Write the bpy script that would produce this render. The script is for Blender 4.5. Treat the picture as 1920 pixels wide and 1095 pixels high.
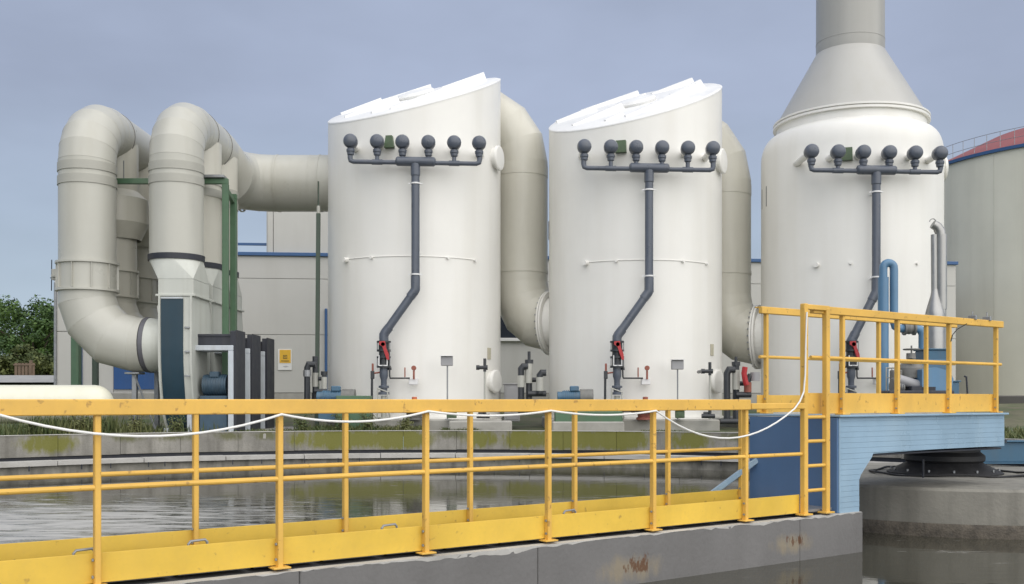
import bpy, math, random
from mathutils import Vector, Matrix, Quaternion
random.seed(7)
PI = math.pi
for o in list(bpy.data.objects): bpy.data.objects.remove(o)
scn = bpy.context.scene
COL = scn.collection
# ------------------------------------------------------------------ camera
F, HY, CX, EYE = 1920.0, 750.0, 960.0, 1.1
cam = bpy.data.cameras.new('camera'); camo = bpy.data.objects.new('camera', cam); COL.objects.link(camo)
cam.sensor_width = 36; cam.lens = 36.0; cam.shift_y = 0.1055
cam.clip_start = 0.1; cam.clip_end = 3000
camo.location = (0, 0, EYE); camo.rotation_euler = (math.radians(90), 0, 0)
scn.camera = camo
scn.render.resolution_x = 1024; scn.render.resolution_y = 584
# ------------------------------------------------------------------ world, sun, exposure
SUN_AZ, SUN_EL = math.radians(151), math.radians(42)
wd = bpy.data.worlds.new('World'); scn.world = wd; wd.use_nodes = True
nt = wd.node_tree; nt.nodes.clear()
wo = nt.nodes.new('ShaderNodeOutputWorld'); bg = nt.nodes.new('ShaderNodeBackground'); bg.inputs[1].default_value = 0.1
sky = nt.nodes.new('ShaderNodeTexSky'); sky.sky_type = 'NISHITA'; sky.sun_disc = False
sky.sun_elevation = SUN_EL; sky.sun_rotation = SUN_AZ; sky.dust_density = 3; sky.air_density = 1.2
tc = nt.nodes.new('ShaderNodeTexCoord'); sep = nt.nodes.new('ShaderNodeSeparateXYZ')
nt.links.new(tc.outputs['Generated'], sep.inputs[0])
cr = nt.nodes.new('ShaderNodeValToRGB')           # grey-blue overcast: paler towards the horizon
els = cr.color_ramp.elements
els[0].position = 0.0; els[0].color = (.455, .565, .66, 1)
els[1].position = 1.0; els[1].color = (.335, .385, .50, 1)
e = els.new(.16); e.color = (.395, .475, .60, 1)
e = els.new(.28); e.color = (.375, .43, .57, 1)
nt.links.new(sep.outputs[2], cr.inputs[0])
mp = nt.nodes.new('ShaderNodeMapping'); mp.inputs['Scale'].default_value = (1.0, 1.0, 2.4)
nz = nt.nodes.new('ShaderNodeTexNoise'); nz.inputs['Scale'].default_value = 2.4; nz.inputs['Detail'].default_value = 5
nt.links.new(tc.outputs['Generated'], mp.inputs[0]); nt.links.new(mp.outputs[0], nz.inputs[0])
mr = nt.nodes.new('ShaderNodeMapRange'); mr.inputs[1].default_value = .3; mr.inputs[2].default_value = .7
mr.inputs[3].default_value = 8.9; mr.inputs[4].default_value = 12.3
nt.links.new(nz.outputs[0], mr.inputs[0])
sc = nt.nodes.new('ShaderNodeVectorMath'); sc.operation = 'SCALE'
nt.links.new(cr.outputs[0], sc.inputs[0]); nt.links.new(mr.outputs[0], sc.inputs['Scale'])
mx = nt.nodes.new('ShaderNodeMix'); mx.data_type = 'RGBA'; mx.inputs[0].default_value = .88
nt.links.new(sky.outputs[0], mx.inputs[6]); nt.links.new(sc.outputs[0], mx.inputs[7])
nt.links.new(mx.outputs[2], bg.inputs[0]); nt.links.new(bg.outputs[0], wo.inputs[0])
sl = bpy.data.lights.new('sun', 'SUN'); so = bpy.data.objects.new('sun', sl); COL.objects.link(so)
sl.energy = 3.75; sl.angle = math.radians(110); sl.color = (1, .955, .88)
sdir = Vector((math.sin(SUN_AZ)*math.cos(SUN_EL), math.cos(SUN_AZ)*math.cos(SUN_EL), math.sin(SUN_EL)))
so.rotation_euler = (-sdir).to_track_quat('-Z', 'Y').to_euler()
so.location = (30, -30, 40)
vs = scn.view_settings; vs.view_transform = 'Standard'; vs.look = 'None'; vs.exposure = 0.0; vs.gamma = 1
scn.render.engine = 'CYCLES'
scn.cycles.max_bounces = 6

# ------------------------------------------------------------------ helpers
def W(px, py, Y): return Vector(((px-CX)/F*Y, Y, EYE+(HY-py)/F*Y))
def X(px, Y): return (px-CX)/F*Y
def Z(py, Y): return EYE+(HY-py)/F*Y
class MB:
    def __init__(s): s.v = []; s.f = []
    def add(s, vs, fs):
        b = len(s.v); s.v += [Vector(v) for v in vs]; s.f += [tuple(i+b for i in f) for f in fs]; return s
    def box(s, c, d, rot=None):
        c = Vector(c); hx, hy, hz = d[0]/2, d[1]/2, d[2]/2
        vs = [Vector((x*hx, y*hy, z*hz)) for x in (-1, 1) for y in (-1, 1) for z in (-1, 1)]
        if rot is not None: vs = [rot @ v for v in vs]
        return s.add([c+v for v in vs], [(0,1,3,2),(4,6,7,5),(0,4,5,1),(2,3,7,6),(0,2,6,4),(1,5,7,3)])
    def bbox(s, a, b, ch=0.0, rot=None):          # chamfered box
        c = [(a[i]+b[i])/2 for i in range(3)]; d = [abs(b[i]-a[i]) for i in range(3)]
        return s.cbox(c, d, ch, rot)
    def cbox(s, c, d, ch=.01, rot=None):
        if ch <= 0: return s.box(c, d, rot)
        h = [x/2 for x in d]; ch = min(ch, min(h)*.9); c = Vector(c); vs = []; idx = {}
        for sx in (-1,1):
            for sy in (-1,1):
                for sz in (-1,1):
                    for k in range(3):
                        p = [sx*h[0], sy*h[1], sz*h[2]]
                        for j in range(3):
                            if j != k: p[j] -= math.copysign(ch, p[j])
                        idx[(sx,sy,sz,k)] = len(vs); p = Vector(p)
                        vs.append(c+(rot @ p if rot is not None else p))
        fs = []
        for k in range(3):
            u, w = (k+1) % 3, (k+2) % 3
            for sg in (-1, 1):
                q = []
                for (a, b) in ((-1,-1),(1,-1),(1,1),(-1,1)):
                    t = [0,0,0]; t[k] = sg; t[u] = a; t[w] = b; q.append(idx[(*t, k)])
                fs.append(tuple(q if sg > 0 else q[::-1]))
        for k in range(3):                         # edges along axis k
            u, w = (k+1) % 3, (k+2) % 3
            for a in (-1,1):
                for b in (-1,1):
                    t0 = [0,0,0]; t1 = [0,0,0]
                    t0[k] = -1; t1[k] = 1; t0[u] = t1[u] = a; t0[w] = t1[w] = b
                    q = [idx[(*t0,u)], idx[(*t1,u)], idx[(*t1,w)], idx[(*t0,w)]]
                    fs.append(tuple(q if a*b < 0 else q[::-1]))
        for sx in (-1,1):
            for sy in (-1,1):
                for sz in (-1,1):
                    q = [idx[(sx,sy,sz,k)] for k in range(3)]
                    fs.append(tuple(q if sx*sy*sz > 0 else q[::-1]))
        return s.add(vs, fs)
    def tube(s, pts, r, n=16, caps=True, closed=False):
        """mitred sweep; r = number or list"""
        P = [Vector(p) for p in pts]; m = len(P)
        R = r if isinstance(r, (list, tuple)) else [r]*m
        D = [(P[i+1]-P[i]).normalized() for i in range(m-1)]
        d = D[0]; u = d.orthogonal().normalized()
        if abs(d.z) < .9: u = (Vector((0,0,1)) - d*d.z).normalized()
        vs = []
        for i in range(m):
            if i == 0: nrm = D[0]; dd = D[0]
            elif i == m-1: nrm = D[-1]; dd = D[-1]
            else: nrm = (D[i-1]+D[i]).normalized(); dd = D[i-1]
            if i > 1:
                q = D[i-2].rotation_difference(D[i-1]); u = (q @ u).normalized()
            w = dd.cross(u).normalized()
            for k in range(n):
                a = 2*PI*k/n; p = u*(R[i]*math.cos(a))+w*(R[i]*math.sin(a))
                den = dd.dot(nrm); t = -p.dot(nrm)/den if abs(den) > .2 else 0
                vs.append(P[i]+p+dd*t)
        fs = [(i*n+k, i*n+(k+1) % n, (i+1)*n+(k+1) % n, (i+1)*n+k) for i in range(m-1) for k in range(n)]
        if caps: fs += [tuple(range(n))[::-1], tuple(range((m-1)*n, m*n))]
        return s.add(vs, fs)
    def cyl(s, a, b, r, r2=None, n=24, caps=True): return s.tube([a, b], [r, r if r2 is None else r2], n, caps)
    def lathe(s, o, axis, prof, n=48, caps=True):
        """prof = [(radius, distance along axis)]"""
        o = Vector(o); d = Vector(axis).normalized(); u = d.orthogonal().normalized(); w = d.cross(u); vs = []
        for (r, t) in prof:
            for k in range(n):
                a = 2*PI*k/n; vs.append(o+d*t+u*(r*math.cos(a))+w*(r*math.sin(a)))
        m = len(prof)
        fs = [(i*n+k, i*n+(k+1) % n, (i+1)*n+(k+1) % n, (i+1)*n+k) for i in range(m-1) for k in range(n)]
        if caps: fs += [tuple(range(n))[::-1], tuple(range((m-1)*n, m*n))]
        return s.add(vs, fs)
    def prism(s, poly, o, u, v, w0, w1, ax):
        """polygon (a,b) -> o + a*u + b*v, extruded along ax from w0 to w1"""
        o, u, v, ax = Vector(o), Vector(u), Vector(v), Vector(ax); n = len(poly)
        vs = [o+u*a+v*b+ax*w0 for a, b in poly]+[o+u*a+v*b+ax*w1 for a, b in poly]
        fs = [(i, (i+1) % n, (i+1) % n+n, i+n) for i in range(n)]+[tuple(range(n))[::-1], tuple(range(n, 2*n))]
        return s.add(vs, fs)
    def dome(s, o, axis, r, h, n=24, m=6):
        return s.lathe(o, axis, [(max(r*math.cos(a*PI/2/m), .001), h*math.sin(a*PI/2/m)) for a in range(m+1)], n)
LOC = {}
def mesh_of(name, mb, mat, off=Vector(), ang=22):
    me = bpy.data.meshes.new(name); me.from_pydata([v-off for v in mb.v], [], mb.f); me.materials.append(mat)
    import bmesh
    bm = bmesh.new(); bm.from_mesh(me); bmesh.ops.recalc_face_normals(bm, faces=bm.faces); bm.to_mesh(me); bm.free()
    if ang:
        for p in me.polygons: p.use_smooth = True
        me.set_sharp_from_angle(angle=math.radians(ang))
    me.update(); return me
def thing(name, label, cat, loc, group=None):
    o = bpy.data.objects.new(name, None); COL.objects.link(o); o.location = loc; o.empty_display_size = .2
    o['label'] = label; o['category'] = cat
    if group: o['group'] = group
    LOC[o.name] = Vector(loc); return o
def part(name, mb, mat, parent=None, ang=22, label=None, kind=None):
    off = LOC[parent.name] if parent else Vector()
    o = bpy.data.objects.new(name, mesh_of(name, mb, mat, off, ang)); COL.objects.link(o)
    if parent: o.parent = parent; LOC[o.name] = off
    else: LOC[o.name] = Vector()
    if label: o['label'] = label
    if kind: o['kind'] = kind
    return o
def single(name, mb, mat, label, cat, loc, group=None, ang=22):
    o = bpy.data.objects.new(name, mesh_of(name, mb, mat, Vector(loc), ang)); COL.objects.link(o); o.location = loc
    o['label'] = label; o['category'] = cat
    if group: o['group'] = group
    LOC[o.name] = Vector(loc); return o
def inst(name, me, parent, loc, rot=(0,0,0)):
    o = bpy.data.objects.new(name, me); COL.objects.link(o); o.parent = parent
    o.location = Vector(loc)-LOC[parent.name]; o.rotation_euler = rot; LOC[o.name] = Vector(loc); return o
def arc(c, a, b, r, n):
    """points of a 90-degree bend around c, from direction a to direction b (unit vectors)"""
    c, a, b = Vector(c), Vector(a), Vector(b)
    return [c+a*(r*math.cos(t*PI/2/n))+b*(r*math.sin(t*PI/2/n)) for t in range(n+1)]

# ------------------------------------------------------------------ materials
def mat(name, col, rough=.5, var=.08, vscale=1.5, streak=0, dirt=(.25,.23,.19), sscale=(6,6,.35), metal=0,
        bump=0, bscale=60, spec=.5, fine=0, grime=None, bdist=.01):
    m = bpy.data.materials.new(name); m.use_nodes = True; t = m.node_tree; N = t.nodes; L = t.links
    b = N['Principled BSDF']; b.inputs['Roughness'].default_value = rough; b.inputs['Metallic'].default_value = metal
    b.inputs['Specular IOR Level'].default_value = spec
    g = N.new('ShaderNodeNewGeometry')
    n1 = N.new('ShaderNodeTexNoise'); n1.inputs['Scale'].default_value = vscale; n1.inputs['Detail'].default_value = 6
    n1.inputs['Roughness'].default_value = .62
    L.new(g.outputs['Position'], n1.inputs[0])
    r = N.new('ShaderNodeMapRange'); r.inputs[1].default_value = .3; r.inputs[2].default_value = .7
    r.inputs[3].default_value = 1-var; r.inputs[4].default_value = 1+var
    L.new(n1.outputs[0], r.inputs[0])
    s = N.new('ShaderNodeVectorMath'); s.operation = 'SCALE'; s.inputs[0].default_value = col
    L.new(r.outputs[0], s.inputs['Scale']); out = s.outputs[0]
    def stain(vscale3, lo, hi, amt, c, out, det=5):
        mp = N.new('ShaderNodeMapping'); mp.inputs['Scale'].default_value = vscale3; L.new(g.outputs['Position'], mp.inputs[0])
        n2 = N.new('ShaderNodeTexNoise'); n2.inputs['Scale'].default_value = 1; n2.inputs['Detail'].default_value = det
        L.new(mp.outputs[0], n2.inputs[0])
        r2 = N.new('ShaderNodeMapRange'); r2.inputs[1].default_value = lo; r2.inputs[2].default_value = hi; r2.inputs[4].default_value = amt
        L.new(n2.outputs[0], r2.inputs[0])
        k = N.new('ShaderNodeMix'); k.data_type = 'RGBA'; k.inputs[7].default_value = (*c, 1)
        L.new(r2.outputs[0], k.inputs[0]); L.new(out, k.inputs[6]); return k.outputs[2]
    if streak: out = stain(sscale, .48, .78, streak, dirt, out)
    if fine: out = stain((38,38,38), .5, .75, fine, dirt, out, 3)
    if grime: out = stain((grime[3],)*3 if not isinstance(grime[3], tuple) else grime[3], grime[0], grime[1], grime[2], grime[4], out)
    L.new(out, b.inputs['Base Color'])
    rr = N.new('ShaderNodeMapRange'); rr.inputs[1].default_value = .3; rr.inputs[2].default_value = .7
    rr.inputs[3].default_value = max(rough-.08, .02); rr.inputs[4].default_value = min(rough+.1, 1)
    L.new(n1.outputs[0], rr.inputs[0]); L.new(rr.outputs[0], b.inputs['Roughness'])
    if bump:
        n3 = N.new('ShaderNodeTexNoise'); n3.inputs['Scale'].default_value = bscale; n3.inputs['Detail'].default_value = 5
        L.new(g.outputs['Position'], n3.inputs[0])
        bp = N.new('ShaderNodeBump'); bp.inputs['Strength'].default_value = bump; bp.inputs['Distance'].default_value = bdist
        L.new(n3.outputs[0], bp.inputs['Height']); L.new(bp.outputs[0], b.inputs['Normal'])
    m['out'] = 0
    return m
M = {}
M['white']   = mat('white_gelcoat', (.80,.79,.752), .36, .035, .5, .15, (.52,.48,.38), (2.1,2.1,.16), bump=.12, bscale=2.2, bdist=.02)
M['lid']     = mat('lid_gelcoat', (.82,.82,.81), .4, .03, 2, .1, (.55,.53,.47))
M['cone']    = mat('grey_gelcoat', (.43,.425,.40), .36, .03, .8, .2, (.38,.36,.3), (4,4,.1))
M['stack']   = mat('stack_grey', (.355,.352,.33), .36, .04, .8, .25, (.26,.25,.22), (4,4,.1))
M['duct']    = mat('beige_duct', (.475,.47,.42), .33, .045, .7, .28, (.34,.32,.25), (2.5,2.5,.3), bump=.1, bscale=1.8, bdist=.02)
M['duct2']   = mat('pale_duct_paint', (.57,.555,.485), .35, .05, .7, .3, (.33,.30,.22), (2.5,2.5,.3), bump=.1, bscale=1.8, bdist=.02)  # paler beige for the crossover ducts and rear fan ducts
M['band']    = mat('duct_band', (.40,.395,.35), .45, .05, 3)
M['pvc']     = mat('dark_pvc', (.09,.105,.135), .32, .1, 4, .25, (.16,.16,.16), (9,9,.6))
M['pvcd']    = mat('black_pvc', (.03,.034,.04), .38, .15, 6, .2, (.12,.11,.1))
M['greyp']   = mat('light_grey_pvc', (.42,.42,.38), .4, .08, 6)
M['clamp']   = mat('white_clamp', (.75,.75,.75), .4)
M['red']     = mat('red_plastic', (.42,.025,.03), .4, .1, 8, .2, (.2,.05,.04))
M['rust']    = mat('rusty_red', (.30,.10,.07), .7, .25, 14)
M['sightg']  = mat('green_box', (.075,.12,.062), .5, .12, 8, .2, (.15,.14,.1))
M['green']   = mat('green_steel', (.075,.15,.085), .45, .12, 3, .3, (.16,.15,.1), (8,8,.7))
M['dgreen']  = mat('dark_green_steel', (.05,.075,.055), .5, .12, 3, .2, (.14,.13,.1))
M['bluem']   = mat('motor_blue', (.06,.14,.22), .42, .14, 7, .3, (.13,.13,.12))
M['collar']  = mat('grey_rubber', (.11,.11,.125), .55, .12, 5)
M['bluemd']  = mat('fan_motor_blue', (.045,.085,.125), .5, .14, 7, .3, (.1,.1,.09))
M['blued']   = mat('door_blue', (.012,.07,.22), .5, .08, 2, .2, (.08,.1,.15))
M['bluet']   = mat('trim_blue', (.035,.10,.24), .5, .08, 2)
M['navy']    = mat('teal_panel', (.012,.040,.062), .4, .12, 2, .2, (.05,.06,.06))
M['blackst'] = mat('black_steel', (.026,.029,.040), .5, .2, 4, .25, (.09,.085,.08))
M['wsteel']  = mat('white_steel', (.50,.54,.58), .45, .08, 4, .35, (.3,.28,.24))
M['fanw']    = mat('fan_casing', (.52,.535,.49), .42, .05, 2, .3, (.34,.33,.27))
M['galv']    = mat('galvanised', (.30,.31,.32), .42, .12, 6, metal=.5)
M['stain']   = mat('stainless', (.38,.38,.37), .42, .12, 5, .3, (.2,.19,.17), metal=.8)
M['jbox']    = mat('junction_grey', (.33,.33,.34), .45, .05, 5)
M['plate']   = mat('name_plate', (.46,.43,.33), .5, .12, 20)
M['plated']  = mat('grey_plate', (.20,.20,.195), .5, .15, 20)
M['panel']   = mat('facade_panel', (.50,.495,.465), .7, .04, .6, .28, (.36,.345,.3), (1.5,1.5,.15), bump=.1, bscale=40)
M['joint']   = mat('joint_dark', (.16,.155,.145), .8)
M['glassd']  = mat('dark_glass', (.02,.025,.035), .08, .1, 1)
M['silo']    = mat('silo_panel', (.68,.67,.57), .6, .05, .4, .25, (.26,.25,.19), (.8,.8,.06))
M['redroof'] = mat('red_roof', (.28,.085,.085), .65, .12, .8, .25, (.22,.09,.08))
M['sign']    = mat('sign_white', (.72,.72,.70), .5, .04, 6)
M['signy']   = mat('sign_yellow', (.72,.42,.03), .5, .06, 6)
M['signk']   = mat('sign_dark', (.12,.09,.03), .5)
M['yellow']  = mat('yellow_paint', (.74,.445,.085), .48, .12, 2.2, .30, (.60,.36,.09), (7,7,1.0), fine=.22, bump=.05, bscale=25, grime=(.64,.70,.55,18,(.24,.12,.045)))
M['yellowb'] = mat('bright_yellow', (.74,.49,.065), .48, .13, 1.6, .35, (.62,.41,.08), (4,4,1.6), fine=.2, bump=.05, bscale=25, grime=(.66,.72,.5,14,(.26,.14,.05)))
M['rope']    = mat('white_cable', (.78,.78,.76), .5, .04, 10)
M['cconc']   = mat('basin_concrete', (.25,.24,.215), .85, .30, 1.1, .75, (.085,.08,.065), (4.5,4.5,.5), bump=.6, bscale=22, fine=.3)
M['ledge']   = mat('ledge_concrete', (.46,.45,.425), .8, .14, 1.6, .35, (.15,.14,.12), (2.5,2.5,2.5), bump=.4, bscale=22)
M['weir']    = mat('weir_stained', (.25,.24,.21), .8, .35, 2.2, .8, (.05,.048,.04), (5,5,1.2), bump=.4, bscale=18)
M['plinth']  = mat('plinth_concrete', (.36,.35,.32), .85, .18, 1.5, .35, (.17,.165,.13), (2.5,2.5,1.0), bump=.4, bscale=25)
M['pier']    = mat('pier_concrete', (.24,.23,.20), .85, .22, 1.3, .6, (.10,.095,.08), (5,5,.4), bump=.5, bscale=26)
M['rubber']  = mat('black_rubber', (.014,.014,.015), .6, .2, 5)
M['lblue']   = mat('light_blue_paint', (.27,.395,.51), .3, .10, 1.5, .45, (.40,.52,.60), (2.2,2.2,.7), bump=.08, bscale=8)
M['blue_shade']   = mat('blue_side_shaded', (.085,.165,.31), .4, .08, 1.4, .3, (.07,.13,.22), (5,5,.35))  # housing blue darkened: shade on the left-facing side is put into the colour
M['tblue']   = mat('teal_beam_paint', (.04,.115,.19), .4, .12, 1.4, .3, (.09,.12,.14))
M['gpipe']   = mat('pump_grey', (.16,.16,.15), .5, .2, 9, .3, (.22,.16,.1))
M['ochre']   = mat('ochre_casting', (.30,.22,.11), .6, .2, 8)
M['asphalt'] = mat('road_grey', (.33,.33,.32), .9, .12, 2)
M['brownw']  = mat('brown_board', (.17,.12,.085), .8, .2, 3)
M['bark']    = mat('bark', (.07,.055,.04), .9, .2, 8)
M['soil']    = mat('ground_soil', (.12,.115,.07), .95, .3, .8, bump=.5, bscale=9, grime=(.45,.6,.7,.9,(.05,.085,.025)))
def leafmat(name, c1, c2, sc):
    m = bpy.data.materials.new(name); m.use_nodes = True; N = m.node_tree.nodes; L = m.node_tree.links; b = N['Principled BSDF']
    g = N.new('ShaderNodeNewGeometry'); n = N.new('ShaderNodeTexNoise'); n.inputs['Scale'].default_value = sc
    L.new(g.outputs['Position'], n.inputs[0]); k = N.new('ShaderNodeMix'); k.data_type = 'RGBA'
    a = N.new('ShaderNodeMath'); a.operation = 'MULTIPLY_ADD'; a.inputs[1].default_value = .6
    L.new(g.outputs['Random Per Island'], a.inputs[0]); s = N.new('ShaderNodeMapRange')
    s.inputs[1].default_value = .35; s.inputs[2].default_value = .65; s.inputs[3].default_value = -.1; s.inputs[4].default_value = .5
    L.new(n.outputs[0], s.inputs[0]); L.new(s.outputs[0], a.inputs[2])
    k.inputs[6].default_value = (*c1, 1); k.inputs[7].default_value = (*c2, 1); L.new(a.outputs[0], k.inputs[0])
    L.new(k.outputs[2], b.inputs['Base Color']); b.inputs['Roughness'].default_value = .65
    b.inputs['Subsurface Weight'].default_value = 0
    return m
M['leaf']  = leafmat('leaf_green', (.018,.052,.010), (.08,.145,.025), .5)
M['leaf2'] = leafmat('leaf_olive', (.04,.065,.018), (.13,.15,.04), .6)
M['grass'] = leafmat('grass_blade', (.035,.065,.015), (.15,.155,.055), 1.1)

# concrete of the bridge beam with rust patches of their own shape
def masked(base, spots, col, amt=.75, nscale=6, lo=.35, hi=.62):
    m = base; N = m.node_tree.nodes; L = m.node_tree.links; b = N['Principled BSDF']
    src = b.inputs['Base Color'].links[0].from_socket; g = N.new('ShaderNodeNewGeometry')
    nz = N.new('ShaderNodeTexNoise'); nz.inputs['Scale'].default_value = nscale; nz.inputs['Detail'].default_value = 7; nz.inputs['Roughness'].default_value = .7
    mpn = N.new('ShaderNodeMapping'); mpn.inputs['Scale'].default_value = (1.6,1.6,.6); L.new(g.outputs['Position'], mpn.inputs[0]); L.new(mpn.outputs[0], nz.inputs[0])
    tot = None
    for (c, sz, pw) in spots:
        a = N.new('ShaderNodeVectorMath'); a.operation = 'SUBTRACT'; a.inputs[1].default_value = c; L.new(g.outputs['Position'], a.inputs[0])
        d = N.new('ShaderNodeVectorMath'); d.operation = 'DIVIDE'; d.inputs[1].default_value = sz; L.new(a.outputs[0], d.inputs[0])
        l = N.new('ShaderNodeVectorMath'); l.operation = 'LENGTH'; L.new(d.outputs[0], l.inputs[0])
        r = N.new('ShaderNodeMapRange'); r.inputs[1].default_value = 0; r.inputs[2].default_value = 1; r.inputs[3].default_value = pw; r.inputs[4].default_value = 0
        L.new(l.outputs['Value'], r.inputs[0])
        if tot is None: tot = r.outputs[0]
        else:
            k = N.new('ShaderNodeMath'); k.operation = 'MAXIMUM'; L.new(tot, k.inputs[0]); L.new(r.outputs[0], k.inputs[1]); tot = k.outputs[0]
    mu = N.new('ShaderNodeMath'); mu.operation = 'MULTIPLY'; L.new(tot, mu.inputs[0]); L.new(nz.outputs[0], mu.inputs[1])
    rr = N.new('ShaderNodeMapRange'); rr.inputs[1].default_value = lo*.6; rr.inputs[2].default_value = hi*.8; rr.inputs[4].default_value = amt
    L.new(mu.outputs[0], rr.inputs[0]); k = N.new('ShaderNodeMix'); k.data_type = 'RGBA'; k.inputs[7].default_value = (*col, 1)
    L.new(rr.outputs[0], k.inputs[0]); L.new(src, k.inputs[6]); L.new(k.outputs[2], b.inputs['Base Color'])
M['beam'] = mat('beam_concrete', (.175,.171,.168), .75, .13, 1.1, .4, (.12,.115,.11), (3,3,.5), bump=.35, bscale=24, fine=.18)

# walkway axes (plan): near edge line N0 + s*WD, away direction WN
WD = Vector((.811, .585, 0)).normalized(); WN = Vector((-.585, .811, 0)).normalized()
N0 = Vector((-2.42, 6.0, 0)); STEP = 1.128
def wp(s, n=0, z=0): return N0+WD*s+WN*n+Vector((0,0,z))
def s_at(px, n=0):                      # position along the walkway seen at picture column px
    k = (px-CX)/F; p = N0+WN*n; return (k*p.y-p.x)/(WD.x-k*WD.y)
masked(M['beam'], [(wp(s_at(1180), 0, -.29), (.75,.6,.24), 1.0), (wp(s_at(1480), 0, -.25), (.6,.5,.20), 1.0), (wp(s_at(880), 0, -.34), (.5,.5,.12), 1.0)], (.285,.24,.165), .75, 5, .36, .52)
masked(M['beam'], [(wp(s_at(1195), 0, -.26), (.62,.5,.26), 1.02), (wp(s_at(1490), 0, -.22), (.5,.4,.22), 1.05), (wp(s_at(885), 0, -.33), (.5,.5,.13), 1.05)], (.12,.055,.025), .9, 15, .66, .58)
WZ = Matrix.Rotation(math.atan2(WD.y, WD.x), 3, 'Z')
WATER = -.42
# algae on the basin wall
def circ(px, R, c=(-1.3, 11.0)):
    k = (px-CX)/F; A = 1+k*k; B = 2*(k*c[0]+c[1]); C = c[0]**2+c[1]**2-R*R
    t = (B+math.sqrt(B*B-4*A*C))/(2*A); return Vector((k*t, t, 0))
sp = [(circ(px, 13.0)+Vector((0,0,.20)), (w,1.6,.42), p) for px, w, p in ((560,.5,1.0),(640,1.5,1.5),(740,1.5,1.5),(1060,1.3,1.5),(1150,1.6,1.5),(1290,1.0,1.2),(980,1.0,1.3),(90,1.0,1.1),(900,.8,1.2))]
masked(M['cconc'], sp, (.15,.15,.02), .9, 4.5, .36, .50)
masked(M['cconc'], [(circ(px, 13.0)+Vector((0,0,.30)), (w,1.2,.22), 1.1) for px, w in ((330,.9),(430,.6),(500,.7),(850,.8),(240,.7),(1380,.8))], (.10,.105,.035), .8, 6, .36, .56)
masked(M['weir'], [(circ(1100, 12.3)+Vector((0,0,-.2)), (5,2,.4), 1.2)], (.10,.10,.02), .6, 3)

# ------------------------------------------------------------------ ground, water, basin
BC = (-1.3, 11.0); RB = 13.0
def sm(a, b, x): t = min(max((x-a)/(b-a), 0), 1); return t*t*(3-2*t)
def gh(x, y):
    z = .33+.62*sm(30, 38.5, y)
    z += 1.35*sm(-13.5, -18, x)*sm(36, 48, y)*1.0
    return z
g = MB(); NA, radii = 180, [RB+.28, 13.8, 14.6, 16, 18, 20, 22, 24, 27, 30, 34, 39, 46, 60, 90, 160, 400, 1500]
vs = []
for r in radii:
    for k in range(NA):
        a = 2*PI*k/NA; x = BC[0]+r*math.cos(a); y = BC[1]+r*math.sin(a)
        vs.append((x, y, gh(x, y)+(random.uniform(-.02,.02) if 13.5 < r < 60 else 0)))
g.add(vs, [(i*NA+k, i*NA+(k+1) % NA, (i+1)*NA+(k+1) % NA, (i+1)*NA+k) for i in range(len(radii)-1) for k in range(NA)])
part('ground', g, M['soil'], kind='structure')
# water
m = bpy.data.materials.new('murky_water'); m.use_nodes = True; N = m.node_tree.nodes; L = m.node_tree.links; b = N['Principled BSDF']
b.inputs['Base Color'].default_value = (.075,.073,.058,1); b.inputs['Roughness'].default_value = .045; b.inputs['IOR'].default_value = 1.33
b.inputs['Specular IOR Level'].default_value = .6
gg = N.new('ShaderNodeNewGeometry'); mpp = N.new('ShaderNodeMapping'); mpp.inputs['Scale'].default_value = (.9, 2.4, 1); L.new(gg.outputs['Position'], mpp.inputs[0])
n1 = N.new('ShaderNodeTexNoise'); n1.inputs['Scale'].default_value = 2.6; n1.inputs['Detail'].default_value = 3; L.new(mpp.outputs[0], n1.inputs[0])
n2 = N.new('ShaderNodeTexNoise'); n2.inputs['Scale'].default_value = .28; n2.inputs['Detail'].default_value = 2; L.new(gg.outputs['Position'], n2.inputs[0])
# water is stirred on the left of the walkway
sx = N.new('ShaderNodeVectorMath'); sx.operation = 'DISTANCE'; sx.inputs[1].default_value = (-5.6, 12.6, -.42); L.new(gg.outputs['Position'], sx.inputs[0])
rs = N.new('ShaderNodeMapRange'); rs.inputs[1].default_value = 1.0; rs.inputs[2].default_value = 4.5; rs.inputs[3].default_value = .95; rs.inputs[4].default_value = .10; L.new(sx.outputs['Value'], rs.inputs[0])
mm = N.new('ShaderNodeMath'); mm.operation = 'MULTIPLY'; L.new(rs.outputs[0], mm.inputs[0]); L.new(n2.outputs[0], mm.inputs[1])
bp = N.new('ShaderNodeBump'); bp.inputs['Distance'].default_value = .03; L.new(mm.outputs[0], bp.inputs['Strength']); L.new(n1.outputs[0], bp.inputs['Height']); L.new(bp.outputs[0], b.inputs['Normal'])
mf = N.new('ShaderNodeMapping'); mf.inputs['Scale'].default_value = (.55, 2.2, 1); L.new(gg.outputs['Position'], mf.inputs[0])
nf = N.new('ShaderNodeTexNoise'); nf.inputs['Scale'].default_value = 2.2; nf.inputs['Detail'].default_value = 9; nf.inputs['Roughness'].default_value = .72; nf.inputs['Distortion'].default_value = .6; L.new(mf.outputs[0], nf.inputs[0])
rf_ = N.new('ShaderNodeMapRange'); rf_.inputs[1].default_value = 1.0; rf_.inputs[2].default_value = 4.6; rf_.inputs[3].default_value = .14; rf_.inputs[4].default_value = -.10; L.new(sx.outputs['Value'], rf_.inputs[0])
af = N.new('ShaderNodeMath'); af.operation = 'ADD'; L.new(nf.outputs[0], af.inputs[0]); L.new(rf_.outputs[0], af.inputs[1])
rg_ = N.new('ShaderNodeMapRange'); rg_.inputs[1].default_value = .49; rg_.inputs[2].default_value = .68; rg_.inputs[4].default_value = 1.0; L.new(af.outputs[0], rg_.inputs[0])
kf = N.new('ShaderNodeMix'); kf.data_type = 'RGBA'; kf.inputs[6].default_value = (.055,.053,.040,1); kf.inputs[7].default_value = (.46,.45,.42,1)
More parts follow.
